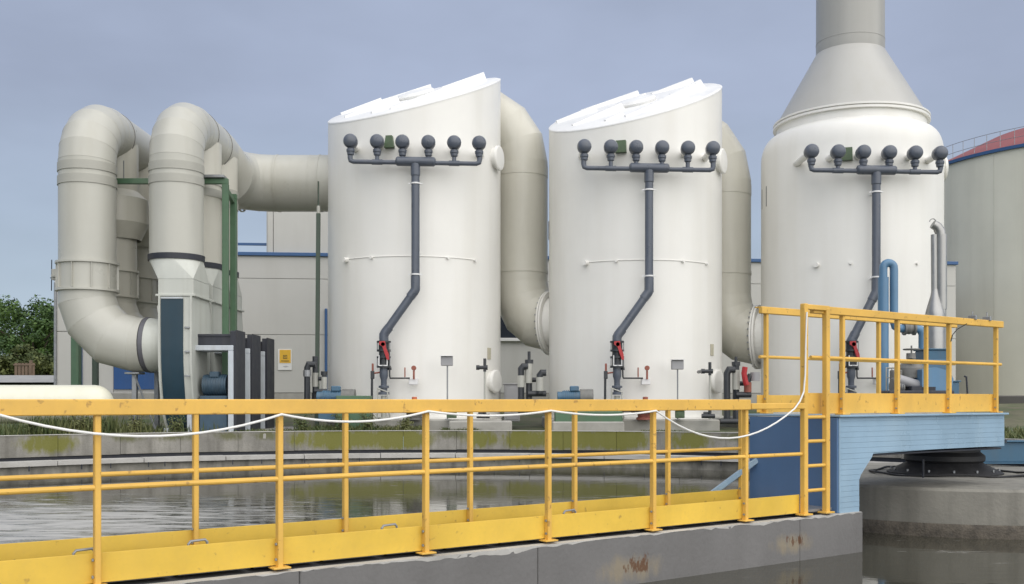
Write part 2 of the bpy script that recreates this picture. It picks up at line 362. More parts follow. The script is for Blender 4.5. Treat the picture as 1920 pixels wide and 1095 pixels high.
L.new(rg_.outputs[0], kf.inputs[0]); L.new(kf.outputs[2], b.inputs['Base Color'])
kr = N.new('ShaderNodeMapRange'); kr.inputs[3].default_value = .045; kr.inputs[4].default_value = .6; L.new(rg_.outputs[0], kr.inputs[0]); L.new(kr.outputs[0], b.inputs['Roughness'])
M['water'] = m
w = MB(); w.add([(BC[0]+(RB-.3)*math.cos(2*PI*k/96), BC[1]+(RB-.3)*math.sin(2*PI*k/96), WATER) for k in range(96)], [tuple(range(96))])
part('water', w, M['water'], ang=0, kind='structure')
w = MB(); w.add([(BC[0]+(RB-.3)*math.cos(2*PI*k/96), BC[1]+(RB-.3)*math.sin(2*PI*k/96), WATER-1.6) for k in range(96)], [tuple(range(96))])
part('basin_floor', w, M['weir'], ang=0, kind='structure')
# circular basin wall: outer wall segments, collecting channel, ledge and weir
bw = thing('basin_wall', 'long curved stained concrete wall of the round settling basin, green algae on it', 'basin wall', (BC[0], BC[1], WATER))
def ringseg(r0, r1, z0, z1, a0, a1, n):
    mb = MB(); vs = []
    for i in range(n+1):
        a = a0+(a1-a0)*i/n; c, s = math.cos(a), math.sin(a)
        for (r, z) in ((r0,z0),(r1,z0),(r1,z1),(r0,z1)): vs.append((BC[0]+r*c, BC[1]+r*s, z))
    fs = [(i*4+k, i*4+(k+1) % 4, (i+1)*4+(k+1) % 4, (i+1)*4+k) for i in range(n) for k in range(4)]+[(0,1,2,3), tuple(n*4+q for q in (3,2,1,0))]
    return mb.add(vs, fs)
nseg = 40
for i in range(nseg):
    a0, a1 = math.radians(-20)+math.radians(220)*i/nseg, math.radians(-20)+math.radians(220)*(i+1)/nseg-.0006
    part('wall_segment', ringseg(RB, RB+.30, -.065+random.uniform(0,.012), .375+random.uniform(-.006,.006), a0, a1, 4), M['cconc'], bw)
part('channel_back', ringseg(RB+.06, RB+.29, WATER-.5, -.07, math.radians(-20), math.radians(200), 120), M['blackst'], bw)
for i in range(28):
    a0, a1 = math.radians(-20)+math.radians(220)*i/28, math.radians(-20)+math.radians(220)*(i+1)/28-.0012
    part('ledge_slab', ringseg(RB-.62, RB-.16, -.215+random.uniform(-.004,.004), -.125+random.uniform(-.004,.004), a0, a1, 5), M['ledge'], bw)
part('weir_wall', ringseg(RB-.52, RB-.24, WATER-1.5, -.217, math.radians(-20), math.radians(200), 120), M['weir'], bw)
tw = MB()
for i in range(0, 44):                                # thin overflow-weir brackets along the ledge
    a = math.radians(20+140*(i+random.uniform(-.35,.35))/44); c, s = math.cos(a), math.sin(a)
    tw.box((BC[0]+(RB-.63)*c, BC[1]+(RB-.63)*s, -.26), (.03,.018,.10), Matrix.Rotation(a, 3, 'Z'))
part('weir_strap', tw, M['blackst'], bw, kind='stuff')
# thin galvanised edge on top of the wall
part('coping_strip', ringseg(RB-.015, RB+.05, .378, .392, math.radians(-20), math.radians(200), 120), M['ledge'], bw)

# ------------------------------------------------------------------ tanks
TY, TR = 28.0, 2.34
PADZ = .62
def tank_base(nm, label, x):
    return thing(nm, label, 'scrubber tank', (x, TY, PADZ))
def slanted_tank(x, zc, label, ga=.256, gb=.39):
    t = tank_base('scrubber_tank', label, x)
    n = 96; mb = MB(); vs = []; zl = [PADZ, 2.2, 3.8, 5.4, 7.0, None]
    for zz in zl:
        for k in range(n):
            a = 2*PI*k/n; dx, dy = TR*math.cos(a), TR*math.sin(a)
            vs.append((x+dx, TY+dy, zz if zz is not None else zc+ga*dx+gb*dy))
    mb.add(vs, [(i*n+k, i*n+(k+1) % n, (i+1)*n+(k+1) % n, (i+1)*n+k) for i in range(len(zl)-1) for k in range(n)])
    part('shell', mb, M['white'], t)
    # base ring
    part('base_flange', MB().lathe((x,TY,PADZ), (0,0,1), [(TR-.05,0),(TR+.09,0),(TR+.09,.05),(TR-.05,.05)], 96, False), M['white'], t)
    # lid: plate and rim on the slanted cut
    nrm = Vector((-ga, -gb, 1)).normalized(); e1 = Vector((1, 0, ga)).normalized(); e2 = Vector((0, 1, gb))
    def L3(u, v, h=0): return Vector((x+u, TY+v, zc+ga*u+gb*v))+nrm*h
    lm = MB(); ro = TR+.008
    top = [L3(ro*math.cos(2*PI*k/n), ro*math.sin(2*PI*k/n), .0) for k in range(n)]
    bot = [p-Vector((0,0,.03)) for p in top]; inn = [L3((TR-.06)*math.cos(2*PI*k/n), (TR-.06)*math.sin(2*PI*k/n), .03) for k in range(n)]
    mid = [L3(0,0,.10)]
    lm.add(bot+top+inn+mid, [(k,(k+1)%n,(k+1)%n+n,k+n) for k in range(n)]+[(k+n,(k+1)%n+n,(k+1)%n+2*n,k+2*n) for k in range(n)]+[(k+2*n,(k+1)%n+2*n,3*n) for k in range(n)])
    lid = part('lid', lm, M['lid'], t)
    # upstanding ribs run across the slope like low fins, taller at their upper end
    for (u0, v0, ln, ang, h0, h1) in ((-2.1,.55,1.15,14,.04,.16),(-1.75,-.95,1.45,20,.03,.20),(-1.35,1.55,1.7,8,.04,.15),(-.45,-1.8,1.75,22,.03,.19),
                                      (-.55,.15,1.0,22,.03,.18),(.35,-.75,1.55,20,.03,.20),(.65,1.35,1.25,12,.03,.14),(1.0,.15,.95,18,.03,.17),(-.95,-1.65,.5,24,.03,.09)):
        c, s = math.cos(math.radians(ang)), math.sin(math.radians(ang)); th = .05
        a, bq = (u0, v0), (u0+ln*c, v0+ln*s); pn = (-s*th, c*th)
        r = MB(); q = []
        for (pt, h) in ((a, h0), (bq, h1)):
            for sg in (-1, 1):
                for hh in (-.02, h):
                    fl_ = 1.0+(3.6*h/.18 if (sg < 0 and hh < 0) else 0)      # the front face leans like a folded panel
                    q.append(L3(pt[0]+sg*pn[0]*fl_, pt[1]+sg*pn[1]*fl_, .05+hh))
        r.add(q, [(0,1,3,2),(4,6,7,5),(0,4,5,1),(2,3,7,6),(0,2,6,4),(1,5,7,3)])
        part('rib', r, M['lid'], lid)
    part('vent_cap', MB().lathe(L3(.05,-.1,.08), nrm, [(.52,0),(.56,.07),(.50,.13),(.15,.17),(.01,.17)], 40, False), M['lid'], lid)
    return t
def on_shell(x, a, z, d=0, R=TR):       # a = angle from the side facing the camera, + to the right
    return Vector((x+(R+d)*math.sin(a), TY-(R+d)*math.cos(a), z))
def shell_n(a): return Vector((math.sin(a), -math.cos(a), 0))
def shell_rot(a): return Matrix.Rotation(a, 3, 'Z')
def fittings(t, x, manholes, plates, rail_z, rail_a, boxa, boxz, boxw):
    for (a, z, r) in manholes:
        p = on_shell(x, a, z, -.05); nn = shell_n(a)
        mh = part('manhole', MB().lathe(p, nn, [(r*.86,0),(r*.86,.14)], 32, False), M['white'], t)
        part('cover', MB().lathe(p+nn*.14, nn, [(r,0),(r,.05),(r*.9,.07),(.01,.09)], 32), M['white'], mh)
    for (a, z, w, h, mt) in plates:
        part('name_plate', MB().cbox(on_shell(x, a, z, .012), (w, .02, h), .004, shell_rot(a)), M[mt], t)
    # thin fitting pipe round the shell with little spigots
    pts = [on_shell(x, math.radians(d), rail_z+.0, .008) for d in range(rail_a[0], rail_a[1]+1, 4)]
    fr = part('fitting_rail', MB().tube(pts, .012, 8), M['white'], t)
    for k, d in enumerate((rail_a[0], rail_a[0]+20, rail_a[1]-22, rail_a[1]-2)):
        a = math.radians(d)
        part('spigot', MB().lathe(on_shell(x, a, rail_z-.02, -.02), shell_n(a), [(.065 if k == 0 else .035,0),(.065 if k == 0 else .035,.16 if k == 0 else .1)], 12), M['white'], fr)
    a = boxa
    bx = MB(); c = on_shell(x, a, boxz, .06); R_ = shell_rot(a)
    w0, w1, h, d = boxw
    q = []
    for (zz, ww) in ((-h/2, w0), (h/2, w1)):
        for (sx_, sy_) in ((-1,-1),(1,-1),(1,1),(-1,1)): q.append(c+R_ @ Vector((sx_*ww/2, sy_*d/2, zz)))
    bx.add(q, [(0,1,2,3),(4,7,6,5),(0,4,5,1),(1,5,6,2),(2,6,7,3),(3,7,4,0)])
    part('green_box', bx, M['sightg'], t)
X1, X2, X3 = X(778, TY), X(1190, TY), X(1594, TY)
def aof(px, xt):                       # shell angle seen at picture column px
    best = min(range(-89, 90), key=lambda d: abs(CX+F*(xt+TR*math.sin(math.radians(d)))/(TY-TR*math.cos(math.radians(d)))-px)); return math.radians(best)
def zs(py, a): return Z(py, TY-TR*math.cos(a))
T1 = slanted_tank(X1, 9.31, 'white cylindrical tank with slanted ribbed lid, nearest the grey fans', .24)
T2 = slanted_tank(X2, 9.12, 'white cylindrical tank with slanted ribbed lid, in the middle of the three tanks')
for (t, xt, mpx, ppx, rpy, rr, bpx, bpy_, bw_) in (
    (T1, X1, ((928,297,.33),(922,715,.31)), ((917,663,.16,.30,'plate'),), 480, (-42,48), 731, 267, (.25,.16,.30,.12)),
    (T2, X2, ((1347,303,.33),(1339,715,.31)), ((1335,656,.15,.30,'plate'),(1029,432,.10,.5,'plated')), 487, (-38,46), 1164, 276, (.27,.25,.30,.12))):
    mh = []
    for (px, py, r) in mpx: a = aof(px, xt); mh.append((a, zs(py, a), r))
    pl = []
    for (px, py, w_, h_, mt) in ppx: a = aof(px, xt); pl.append((a, zs(py, a), w_, h_, mt))
    a = aof(bpx, xt)
    fittings(t, xt, mh, pl, Z(rpy, TY-TR), rr, a, zs(bpy_, a), bw_)
# tank with conical hood and chimney
T3 = tank_base('scrubber_tank', 'white tank with a grey conical hood and tall round chimney on top', X3)
zt = Z(300, TY); zn = Z(238, TY)
prof = [(TR+.03, PADZ), (TR+.03, zt)]
for k in range(1, 9):
    a = k/8*PI/2; prof.append((TR+.03-.34*(1-math.cos(a)), zt+(.62)*math.sin(a)))
prof.append((1.96, zt+.68)); prof.append((1.96, zn))
part('shell', MB().lathe((X3,TY,0), (0,0,1), prof, 96, False), M['white'], T3)
part('base_flange', MB().lathe((X3,TY,PADZ), (0,0,1), [(TR-.05,0),(TR+.12,0),(TR+.12,.05),(TR-.05,.05)], 96, False), M['white'], T3)
fl = part('hood_flange', MB().lathe((X3,TY,zn), (0,0,1), [(1.90,-.02),(2.045,-.02),(2.045,.04),(1.98,.05),(1.98,.062),(2.045,.07),(2.045,.12),(1.90,.13)], 96, False), M['white'], T3)
zc0 = zn+.16; zc1 = Z(103, TY)
part('conical_hood', MB().lathe((X3,TY,0), (0,0,1), [(1.96,zc0-.03),(.92,zc1),(.90,zc1+.02)], 96, False), M['cone'], T3)
ch = part('chimney', MB().lathe((X3,TY,0), (0,0,1), [(.90,zc1+.01),(.90,zc1+.30),(.898,zc1+.31),(.885,16.5),(.80,16.5),(.80,12)], 96, False), M['stack'], T3)
part('seam_band', MB().lathe((X3,TY,0), (0,0,1), [(.902,zc1+.30),(.905,zc1+.305),(.905,zc1+.325),(.902,zc1+.33)], 96, False), M['stack'], ch)
a1 = aof(1434, X3); a2 = aof(1755, X3); ab = aof(1588, X3)
fittings(T3, X3, [(math.radians(84), zs(320, a2), .33)], [(a1, zs(371, a1), .5, .55, 'plated')], Z(491, TY-TR), (-38, 46), ab, zs(290, ab), (.27,.25,.32,.12))

# ------------------------------------------------------------------ spray headers with riser pipes
HYY = 25.27
capmesh = mesh_of('nozzle_cap', MB().lathe((0,0,0), (0,-1,0), [(.10,-.16),(.165,-.15),(.175,-.04),(.178,0),(.170,.05),(.145,.10),(.10,.13),(.05,.146),(.005,.15)], 32), M['pvc'])
collmesh = mesh_of('union_nut', MB().lathe((0,0,0), (0,0,1), [(.055,-.08),(.085,-.06),(.09,.0),(.105,.02),(.105,.075),(.08,.085),(.08,.11)], 16), M['pvc'])
def spray_header(label, pxc, pyc, pym, xt, dxl, ybend, ylow):
    x0 = X(pxc, HYY); zc = Z(pyc, HYY); zm = Z(pym, HYY)
    t = thing('spray_header', label, 'pipework', (x0, HYY, PADZ), 'spray headers on the tanks')
    offs = [-1.6,-.945,-.32,.32,.955,1.57]; tl = -.0165                 # header drops slightly to the right
    hd = lambda d: tl*(d+1.6)
    man = part('manifold', MB().tube([Vector((x0-1.62,HYY,zm+.32)), Vector((x0-1.62,HYY,zm+.10)), Vector((x0-1.60,HYY,zm+.03)), Vector((x0-1.53,HYY,zm+.0)), Vector((x0,HYY,zm+hd(0))), Vector((x0+1.50,HYY,zm+hd(1.5))), Vector((x0+1.57,HYY,zm+.03+hd(1.6))), Vector((x0+1.59,HYY,zm+.10+hd(1.6))), Vector((x0+1.59,HYY,zm+.30+hd(1.6)))], .056, 16), M['pvc'], t)
    part('thick_sleeve', MB().lathe((x0-.47,HYY,zm+.03+hd(-.4)), (1,0,-.0165), [(.06,-.02),(.10,0),(.115,.03),(.115,.92),(.10,.95),(.06,.97)], 24), M['pvc'], man)
    for d in (-.945, .955): part('tee_sleeve', MB().cyl((x0+d-.13,HYY,zm+hd(d-.13)), (x0+d+.13,HYY,zm+hd(d+.13)), .068, n=16), M['pvc'], man)
    for i, d in enumerate(offs):
        z = zc+hd(d)*.9
        c = inst('nozzle_cap', capmesh, t, (x0+d, HYY-.04, z))
        dx = x0+d-xt; ys = TY-math.sqrt(max(TR*TR-dx*dx, .2))
        part('nozzle_pipe', MB().cyl((x0+d,HYY+.05,z), (x0+d,ys+.05,z), .085, n=16), M['white'], t)
        inst('union_nut', collmesh, t, (x0+d, HYY, z-.27))
        part('feed_pipe', MB().cyl((x0+d,HYY,zm+hd(d)), (x0+d,HYY,z-.12), .052, n=14), M['pvc'], t)
    zb, zl, xl = Z(ybend, HYY), Z(ylow, HYY), x0+dxl
    zf = Z(690, HYY)
    rp = part('riser_pipe', MB().tube([Vector((x0+.0,HYY,zm)), Vector((x0,HYY,zb)), Vector((x0-.03,HYY,zb-.06)), Vector((xl+.03,HYY,zl+.06)), Vector((xl,HYY,zl)), Vector((xl,HYY,Z(705,HYY)))], .103, 24), M['pvc'], t)
    dvec = (Vector((xl,0,zl))-Vector((x0,0,zb))).normalized()
    part('bend_sleeve', MB().tube([Vector((x0,HYY,zb+.32)), Vector((x0,HYY,zb)), Vector((x0-.03,HYY,zb-.06)), Vector((x0,HYY,zb))+dvec*.24], .116, 24), M['pvc'], rp)
    part('bend_sleeve', MB().tube([Vector((xl,HYY,zl))-dvec*.24, Vector((xl+.03,HYY,zl+.06)), Vector((xl,HYY,zl)), Vector((xl,HYY,zl-.2))], .116, 24), M['pvc'], rp)
    part('tee_neck', MB().lathe((x0,HYY,zm-.34), (0,0,1), [(.104,-.02),(.118,0),(.118,.28)], 24, False), M['pvc'], rp)
    for zz in (zm-.54, zb+.36):
        cl = part('pipe_clamp', MB().lathe((x0,HYY,zz), (0,0,1), [(.104,-.018),(.124,-.018),(.124,.018),(.104,.018)], 24, False).box((x0,HYY+.26,zz),(.04,.32,.03)), M['clamp'], t)
        part('clamp_lug', MB().box((x0+.145,HYY,zz),(.05,.03,.03)).box((x0-.145,HYY,zz),(.05,.03,.03)), M['clamp'], cl)
    # valve with flanges and red lever
    vz0, vz1 = Z(640, HYY), Z(688, HYY)
    vb = part('valve', MB().lathe((xl,HYY,vz1), (0,0,1), [(.13,-.02),(.175,-.02),(.175,.03),(.125,.035),(.125,.21),(.175,.215),(.175,.26),(.12,.27),(.12,vz0-vz1-.26),(.175,vz0-vz1-.25),(.175,vz0-vz1-.205),(.13,vz0-vz1-.20),(.13,vz0-vz1-.04),(.175,vz0-vz1-.035),(.175,vz0-vz1+.01),(.11,vz0-vz1+.015)], 20), M['pvcd'], t)
    for k in range(4):
        part('bolt', MB().cyl((xl-.155+.31*(k % 2), HYY-.06, vz1+.02+.36*(k//2)), (xl-.155+.31*(k % 2), HYY-.06, vz1+.25+.36*(k//2)), .012, n=6), M['galv'], vb)
    part('lever', MB().prism([(-.09,.01),(.05,.02),(.08,-.16),(.14,-.30),(.15,-.44),(.10,-.44),(.04,-.28),(-.01,-.12),(-.09,-.07)], (xl,HYY-.17,vz0-.02), (1,0,0), (0,0,1), -.03, .03, (0,1,0)).cyl((xl,HYY-.02,vz0-.08),(xl,HYY-.2,vz0-.08),.05,n=12), M['red'], vb)
    part('gear_frame', MB().tube([Vector((xl-.10,HYY-.16,vz0-.35)), Vector((xl-.10,HYY-.16,vz1+.03)), Vector((xl+.10,HYY-.16,vz1+.03)), Vector((xl+.10,HYY-.16,vz0-.35))], .014, 6), M['clamp'], vb)
    part('reducer', MB().lathe((xl,HYY,Z(740,HYY)), (0,0,1), [(.14,0),(.14,.06),(.085,.07),(.085,.16),(.13,.17),(.13,.22),(.075,.23),(.075,.36),(.105,.46),(.105,.55)], 20), M['pvc'], t)
    part('base_spool', MB().lathe((xl,HYY,PADZ-.0), (0,0,1), [(.15,0),(.15,.05),(.07,.06),(.07,Z(742,HYY)-PADZ)], 16).tube([Vector((xl-.15,HYY-.1,PADZ)), Vector((xl-.14,HYY-.1,Z(728,HYY))), Vector((xl+.10,HYY-.1,Z(735,HYY))), Vector((xl+.16,HYY-.1,PADZ))], .018, 6), M['greyp'], t)
    # thin drain pipe, gauge, small valve handle
    dp = part('drain_pipe', MB().tube([Vector((xl+.13,HYY,Z(660,HYY))), Vector((xl+.145,HYY,Z(706,HYY))), Vector((xl+.16,HYY,Z(709,HYY))), Vector((xl+.64,HYY,Z(709,HYY)))], .02, 8), M['pvcd'], t)
    part('union_nut', MB().cyl((xl+.145,HYY,Z(694,HYY)), (xl+.145,HYY,Z(689,HYY)), .045, n=10), M['pvcd'], dp)
    gz = Z(690, HYY); part('gauge', MB().cyl((xl+.74,HYY-.05,gz), (xl+.74,HYY+.03,gz), .06, n=16).cyl((xl+.74,HYY,gz-.06),(xl+.74,HYY,gz-.28),.025,n=8), M['rust'], t)
    part('tap_handle', MB().cbox((xl+.52,HYY,Z(698,HYY)), (.03,.03,.24), .006), M['rust'], t)
    part('bracket_plate', MB().cbox((xl+.72,HYY+.14,Z(715,HYY)), (.22,.2,.16), .01), M['clamp'], t)
    sp = part('side_stand', MB().tube([Vector((xl-.30,HYY,PADZ)), Vector((xl-.29,HYY,Z(700,HYY)))], .03, 8).cbox((xl-.28,HYY,Z(703,HYY)),(.09,.09,.2),.01), M['pvcd'], t)
    part('red_handle', MB().cbox((xl-.275,HYY,Z(689,HYY)), (.05,.03,.2), .008).cyl((xl-.26,HYY,Z(700,HYY)),(xl-.09,HYY,Z(698,HYY)),.02,n=8), M['rust'], sp)
    return t
spray_header('dark grey six-nozzle spray header and valve pipe on the tank nearest the fans', 779, 265, 303, X1, -.78, 542, 628)
spray_header('dark grey six-nozzle spray header and valve pipe on the middle tank', 1217, 275, 315, X2, -.79, 545, 632)
spray_header('dark grey six-nozzle spray header and valve pipe on the chimney tank', 1643, 284, 319, X3, -.62, 547, 640)

# ------------------------------------------------------------------ ducts
def seg_tube(t, name, pts, r, mt, n=48, seam=True):
    """mitred duct: each straight piece of the bend is its own part"""
    P = [Vector(p) for p in pts]; full = MB().tube(P, r, n, caps=False)
    for i in range(len(P)-1):
        mb = MB(); mb.add(full.v[i*n:(i+2)*n], [(k, (k+1) % n, (k+1) % n+n, k+n) for k in range(n)])
        part(name, mb, mt, t)
    for i in range(1, len(P)-1):
        ax = ((P[i]-P[i-1]).normalized()+(P[i+1]-P[i]).normalized()).normalized()
        part('seam_ring', MB().lathe(P[i], ax, [(r-.01,-.010),(r+.005,-.006),(r+.005,.006),(r-.01,.010)], n, False), mt, t)
def band(t, name, c, axis, r, w, h, mt, n=48, parent=None):
    return part(name, MB().lathe(c, axis, [(r-.02,-w/2),(r+h,-w/2),(r+h,w/2),(r-.02,w/2)], n, False), mt, parent or t)
def crossover(label, xa, xb, pxr, pyt, pyb, rad, pyfl):
    """from the upper right of one tank, down, and into the lower left of the next one"""
    r = .78; yy = 29.5; xv = X(pxr, yy)-r
    t = thing('crossover_duct', label, 'duct', (xv, yy, PADZ))
    za = Z(pyt, yy); ztop = za+rad
    hd = Vector((.9,-.436,0)).normalized(); end = Vector((xb, TY, 0))-hd*(TR+.13); zb = Z(pyfl, end.y); end.z = zb
    hor = Vector((end.x-xv, end.y-yy, 0)); rd = hor.length-.05; hdir = hor.normalized(); rv = 1.15
    P = [Vector((xa+.9, yy, ztop))]+arc((xv-rad, yy, za), (0,0,1), (1,0,0), rad, 4)
    k0 = len(P)-1
    z2 = Z(pyb, yy)
    P += [Vector((xv,yy,z2))]+[Vector((xv,yy,zb+rv))]*(1 if z2-(zb+rv) > .05 else 0)
    k1 = k0+1
    st = P[-1]; rv2 = st.z-zb
    P += [st+hdir*(rd*(1-math.cos(k*PI/8)))-Vector((0,0,rv2*math.sin(k*PI/8))) for k in range(1,5)]+[end]
    n = 48; full = MB().tube(P, r, n, caps=False)
    for q in range(len(P)-1):
        mb = MB(); mb.add(full.v[q*n:(q+2)*n], [(k, (k+1) % n, (k+1) % n+n, k+n) for k in range(n)])
        part('vertical_duct' if q == k0 else 'elbow_segment', mb, M['duct2'], t)
    z1 = za-.22
    band(t, 'seam_band', (xv,yy,z1), (0,0,1), r, .30, .010, M['duct2'])
    band(t, 'seam_band', (xv,yy,z2+.02), (0,0,1), r, .10, .015, M['duct2'])
    fl = part('flange', MB().lathe(end-hd*.10, hd, [(r-.02,0),(r+.13,0),(r+.13,.05),(r+.0,.055),(r,.06),(r+.13,.065),(r+.13,.12),(r-.02,.12)], 48, False), M['white'], t)
    part('branch_collar', MB().cyl(end, end+hd*.5, r-.03, n=48), M['white'], t)
    up = Vector((0,0,1)); sd = hd.cross(up)
    bm_ = mesh_of('bolt', MB().cyl((0,0,0), tuple(hd*-.06), .022, n=6), M['galv'])
    for k in range(28):
        a = 2*PI*k/28; inst('bolt', bm_, fl, end-hd*.10+up*((r+.07)*math.cos(a))+sd*((r+.07)*math.sin(a)))
crossover('beige bent duct linking the tank nearest the fans to the middle tank', X1, X2, 1027, 310, 512, 1.5, 606)
crossover('beige bent duct linking the middle tank to the chimney tank', X2, X3, 1407, 345, 515, 1.6, 632)

# fans' intake and discharge ducts
FY = [24.0, 25.5, 27.0]; XA, XB = X(164, 24), X(331, 24); RA, RBd = .635, .61
tA = thing('intake_duct', 'beige duct at the far left with round top bend, elbowing down into the fans', 'duct', (XA, 24, .35))
rad = .95; zA = Z(199, 24.85)-RA
pts = [Vector((XA,24,zA-rad-.35)), Vector((XA,24,zA-rad))]+[Vector((XA,24+rad*(1-math.cos(k*PI/10)),zA-rad+rad*math.sin(k*PI/10))) for k in range(1,6)]+[Vector((XA,29.3,zA))]
seg_tube(tA, 'top_bend_segment', pts, RA, M['duct'])
part('end_cap', MB().dome((XA,29.3,zA), (0,1,0), RA, .3, 48), M['duct'], tA)
for i, y in enumerate(FY):
    r = RA if i == 0 else .56
    ztop = zA-rad-.35 if i == 0 else zA-.35
    zf1, zf2 = Z(495, 24), Z(545, 24)
    if i == 0:
        seg_tube(tA, 'downpipe', [Vector((XA,y,ztop)), Vector((XA,y,zf1))], r, M['duct'])
        for zz, w_ in ((Z(318,24), .20), (Z(343,24), .20)): band(tA, 'seam_band', (XA,y,zz), (0,0,1), r, w_, .02, M['band'])
    else:
        part('branch_reducer', MB().lathe((XA+.12,y,0), (0,0,1), [(r,Z(432,24)),(.74,Z(400,24)),(.74,Z(352,24)),(.50,Z(335,24)),(.50,zA)], 48, False), M['duct2'], tA)
        seg_tube(tA, 'downpipe', [Vector((XA+.02,y,Z(425,24))), Vector((XA+.02,y,zf1))], r, M['duct2'])
    sl_ = part('sleeve', MB().lathe((XA,y,0), (0,0,1), [(r,zf1+.03),(r+.07,zf1+.03),(r+.07,zf1-.02),(r+.015,zf1-.025),(r+.015,zf2+.02),(r+.07,zf2+.015),(r+.07,zf2-.03),(r,zf2-.03)], 48, False), M['duct' if i == 0 else 'duct2'], tA)
    for k in range(10):
        a = 2*PI*k/10+.2; part('stiffener', MB().box((XA+(r+.04)*math.cos(a),y+(r+.04)*math.sin(a),(zf1+zf2)/2), (.05,.012,zf1-zf2-.06), Matrix.Rotation(a,3,'Z')), M['duct'], sl_)
    re = 1.16; zc_ = zf2-.03
    pts = [Vector((XA,y,zc_)), Vector((XA,y,zc_-.22))]+[Vector((XA+re*(1-math.cos(k*PI/6)),y,zc_-.08-re*math.sin(k*PI/6))) for k in range(1,4)]
    ze = pts[-1].z; xe = pts[-1].x
    seg_tube(tA, 'lower_elbow_segment', pts+[Vector((xe+.22,y,ze))], r, M['duct' if i == 0 else 'duct2'])
    part('rubber_collar', MB().lathe((xe+.22,y,ze), (1,0,0), [(r-.01,.02),(r+.012,.02),(r+.012,.12),(r-.01,.12)], 48, False), M['collar'], tA)
    part('inlet_ring', MB().lathe((xe+.34,y,ze), (1,0,0), [(r,0),(r-.02,.08),(r-.07,.44)], 48, False), M['fanw'], tA)
    # stand
    st = part('stand', MB().cbox((xe-.05,y,(ze-r+.35)/2), (.11,.11,ze-r-.35+.05), .01).cbox((xe-.05,y,ze-r-.03), (.34,.4,.05), .008), M['galv'], tA)
    part('brace', MB().tube([Vector((xe-.02,y-.05,ze-r-.12)), Vector((xe+.45,y-.05,.42))], .025, 6), M['galv'], st)
ZE = ze
# stub with domed end on the left
part('stub', MB().cyl((XA,26.4,Z(398,25.5)), (XA-1.05,26.4,Z(398,25.5)), .33, n=32, caps=False).dome((XA-1.05,26.4,Z(398,25.5)), (-1,0,0), .33, .22, 32), M['duct'], tA)

tB = thing('discharge_duct', 'beige duct with round top bend rising from the fans and running to the first tank', 'duct', (XB, 24, .35))
zB = Z(195, 24.85)-RBd; yC = 29.0; RC = .79; zC = Z(344, yC)
pts = [Vector((XB,24,zB-rad-.35)), Vector((XB,24,zB-rad))]+[Vector((XB,24+rad*(1-math.cos(k*PI/10)),zB-rad+rad*math.sin(k*PI/10))) for k in range(1,6)]+[Vector((XB,26.2,zB)), Vector((XB,27.2,zB))]
seg_tube(tB, 'top_bend_segment', pts, RBd, M['duct'])
tp = [Vector((XB+RBd*math.cos(2*PI*k/48), 27.2, zB+RBd*math.sin(2*PI*k/48))) for k in range(48)]+[Vector((XB+.05+RC*math.cos(2*PI*k/48), 27.75, zC+RC*math.sin(2*PI*k/48))) for k in range(48)]
part('taper', MB().add(tp, [(k, (k+1) % 48, (k+1) % 48+48, k+48) for k in range(48)]), M['duct'], tB)
xc = XB+.05
pts = [Vector((xc,27.75,zC)), Vector((xc,27.9,zC))]+[Vector((xc+1.1*(1-math.cos(k*PI/8)),27.9+1.1*math.sin(k*PI/8),zC)) for k in range(1,5)]
ye = pts[-1].y
seg_tube(tB, 'bend_segment', pts+[Vector((X(520,29),ye,zC)), Vector((X(585,29),ye,zC)), Vector((X1-1.9,ye,zC))], RC, M['duct'])
for yy_ in (25.35, 26.55): part('joint_ring', MB().lathe((XB,yy_,zB), (0,1,0), [(RBd-.01,-.012),(RBd+.012,-.008),(RBd+.012,.008),(RBd-.01,.012)], 48, False), M['joint'], tB)
part('joint_ring', MB().lathe((XA,25.3,zA), (0,1,0), [(RA-.01,-.012),(RA+.012,-.008),(RA+.012,.008),(RA-.01,.012)], 48, False), M['joint'], tA)
for px in (452, 523, 602): band(tB, 'seam_band', (X(px,29),ye,zC), (1,0,0), RC, .05, .012, M['duct'])
zcol = Z(480, 24)
for i, y in enumerate(FY):
    seg_tube(tB, 'riser', [Vector((XB,y,zB-(rad+.35 if i == 0 else .2))), Vector((XB,y,zcol))], RBd, M['duct' if i == 0 else 'duct2'])
    for zz in (Z(318,24), Z(342,24)): band(tB, 'seam_band', (XB,y,zz), (0,0,1), RBd, .19, .018, M['band'])
    part('rubber_collar', MB().lathe((XB,y,zcol), (0,0,1), [(RBd-.02,-.13),(RBd+.03,-.13),(RBd+.035,.0),(RBd-.02,.0)], 48, False), M['blackst'], tB)

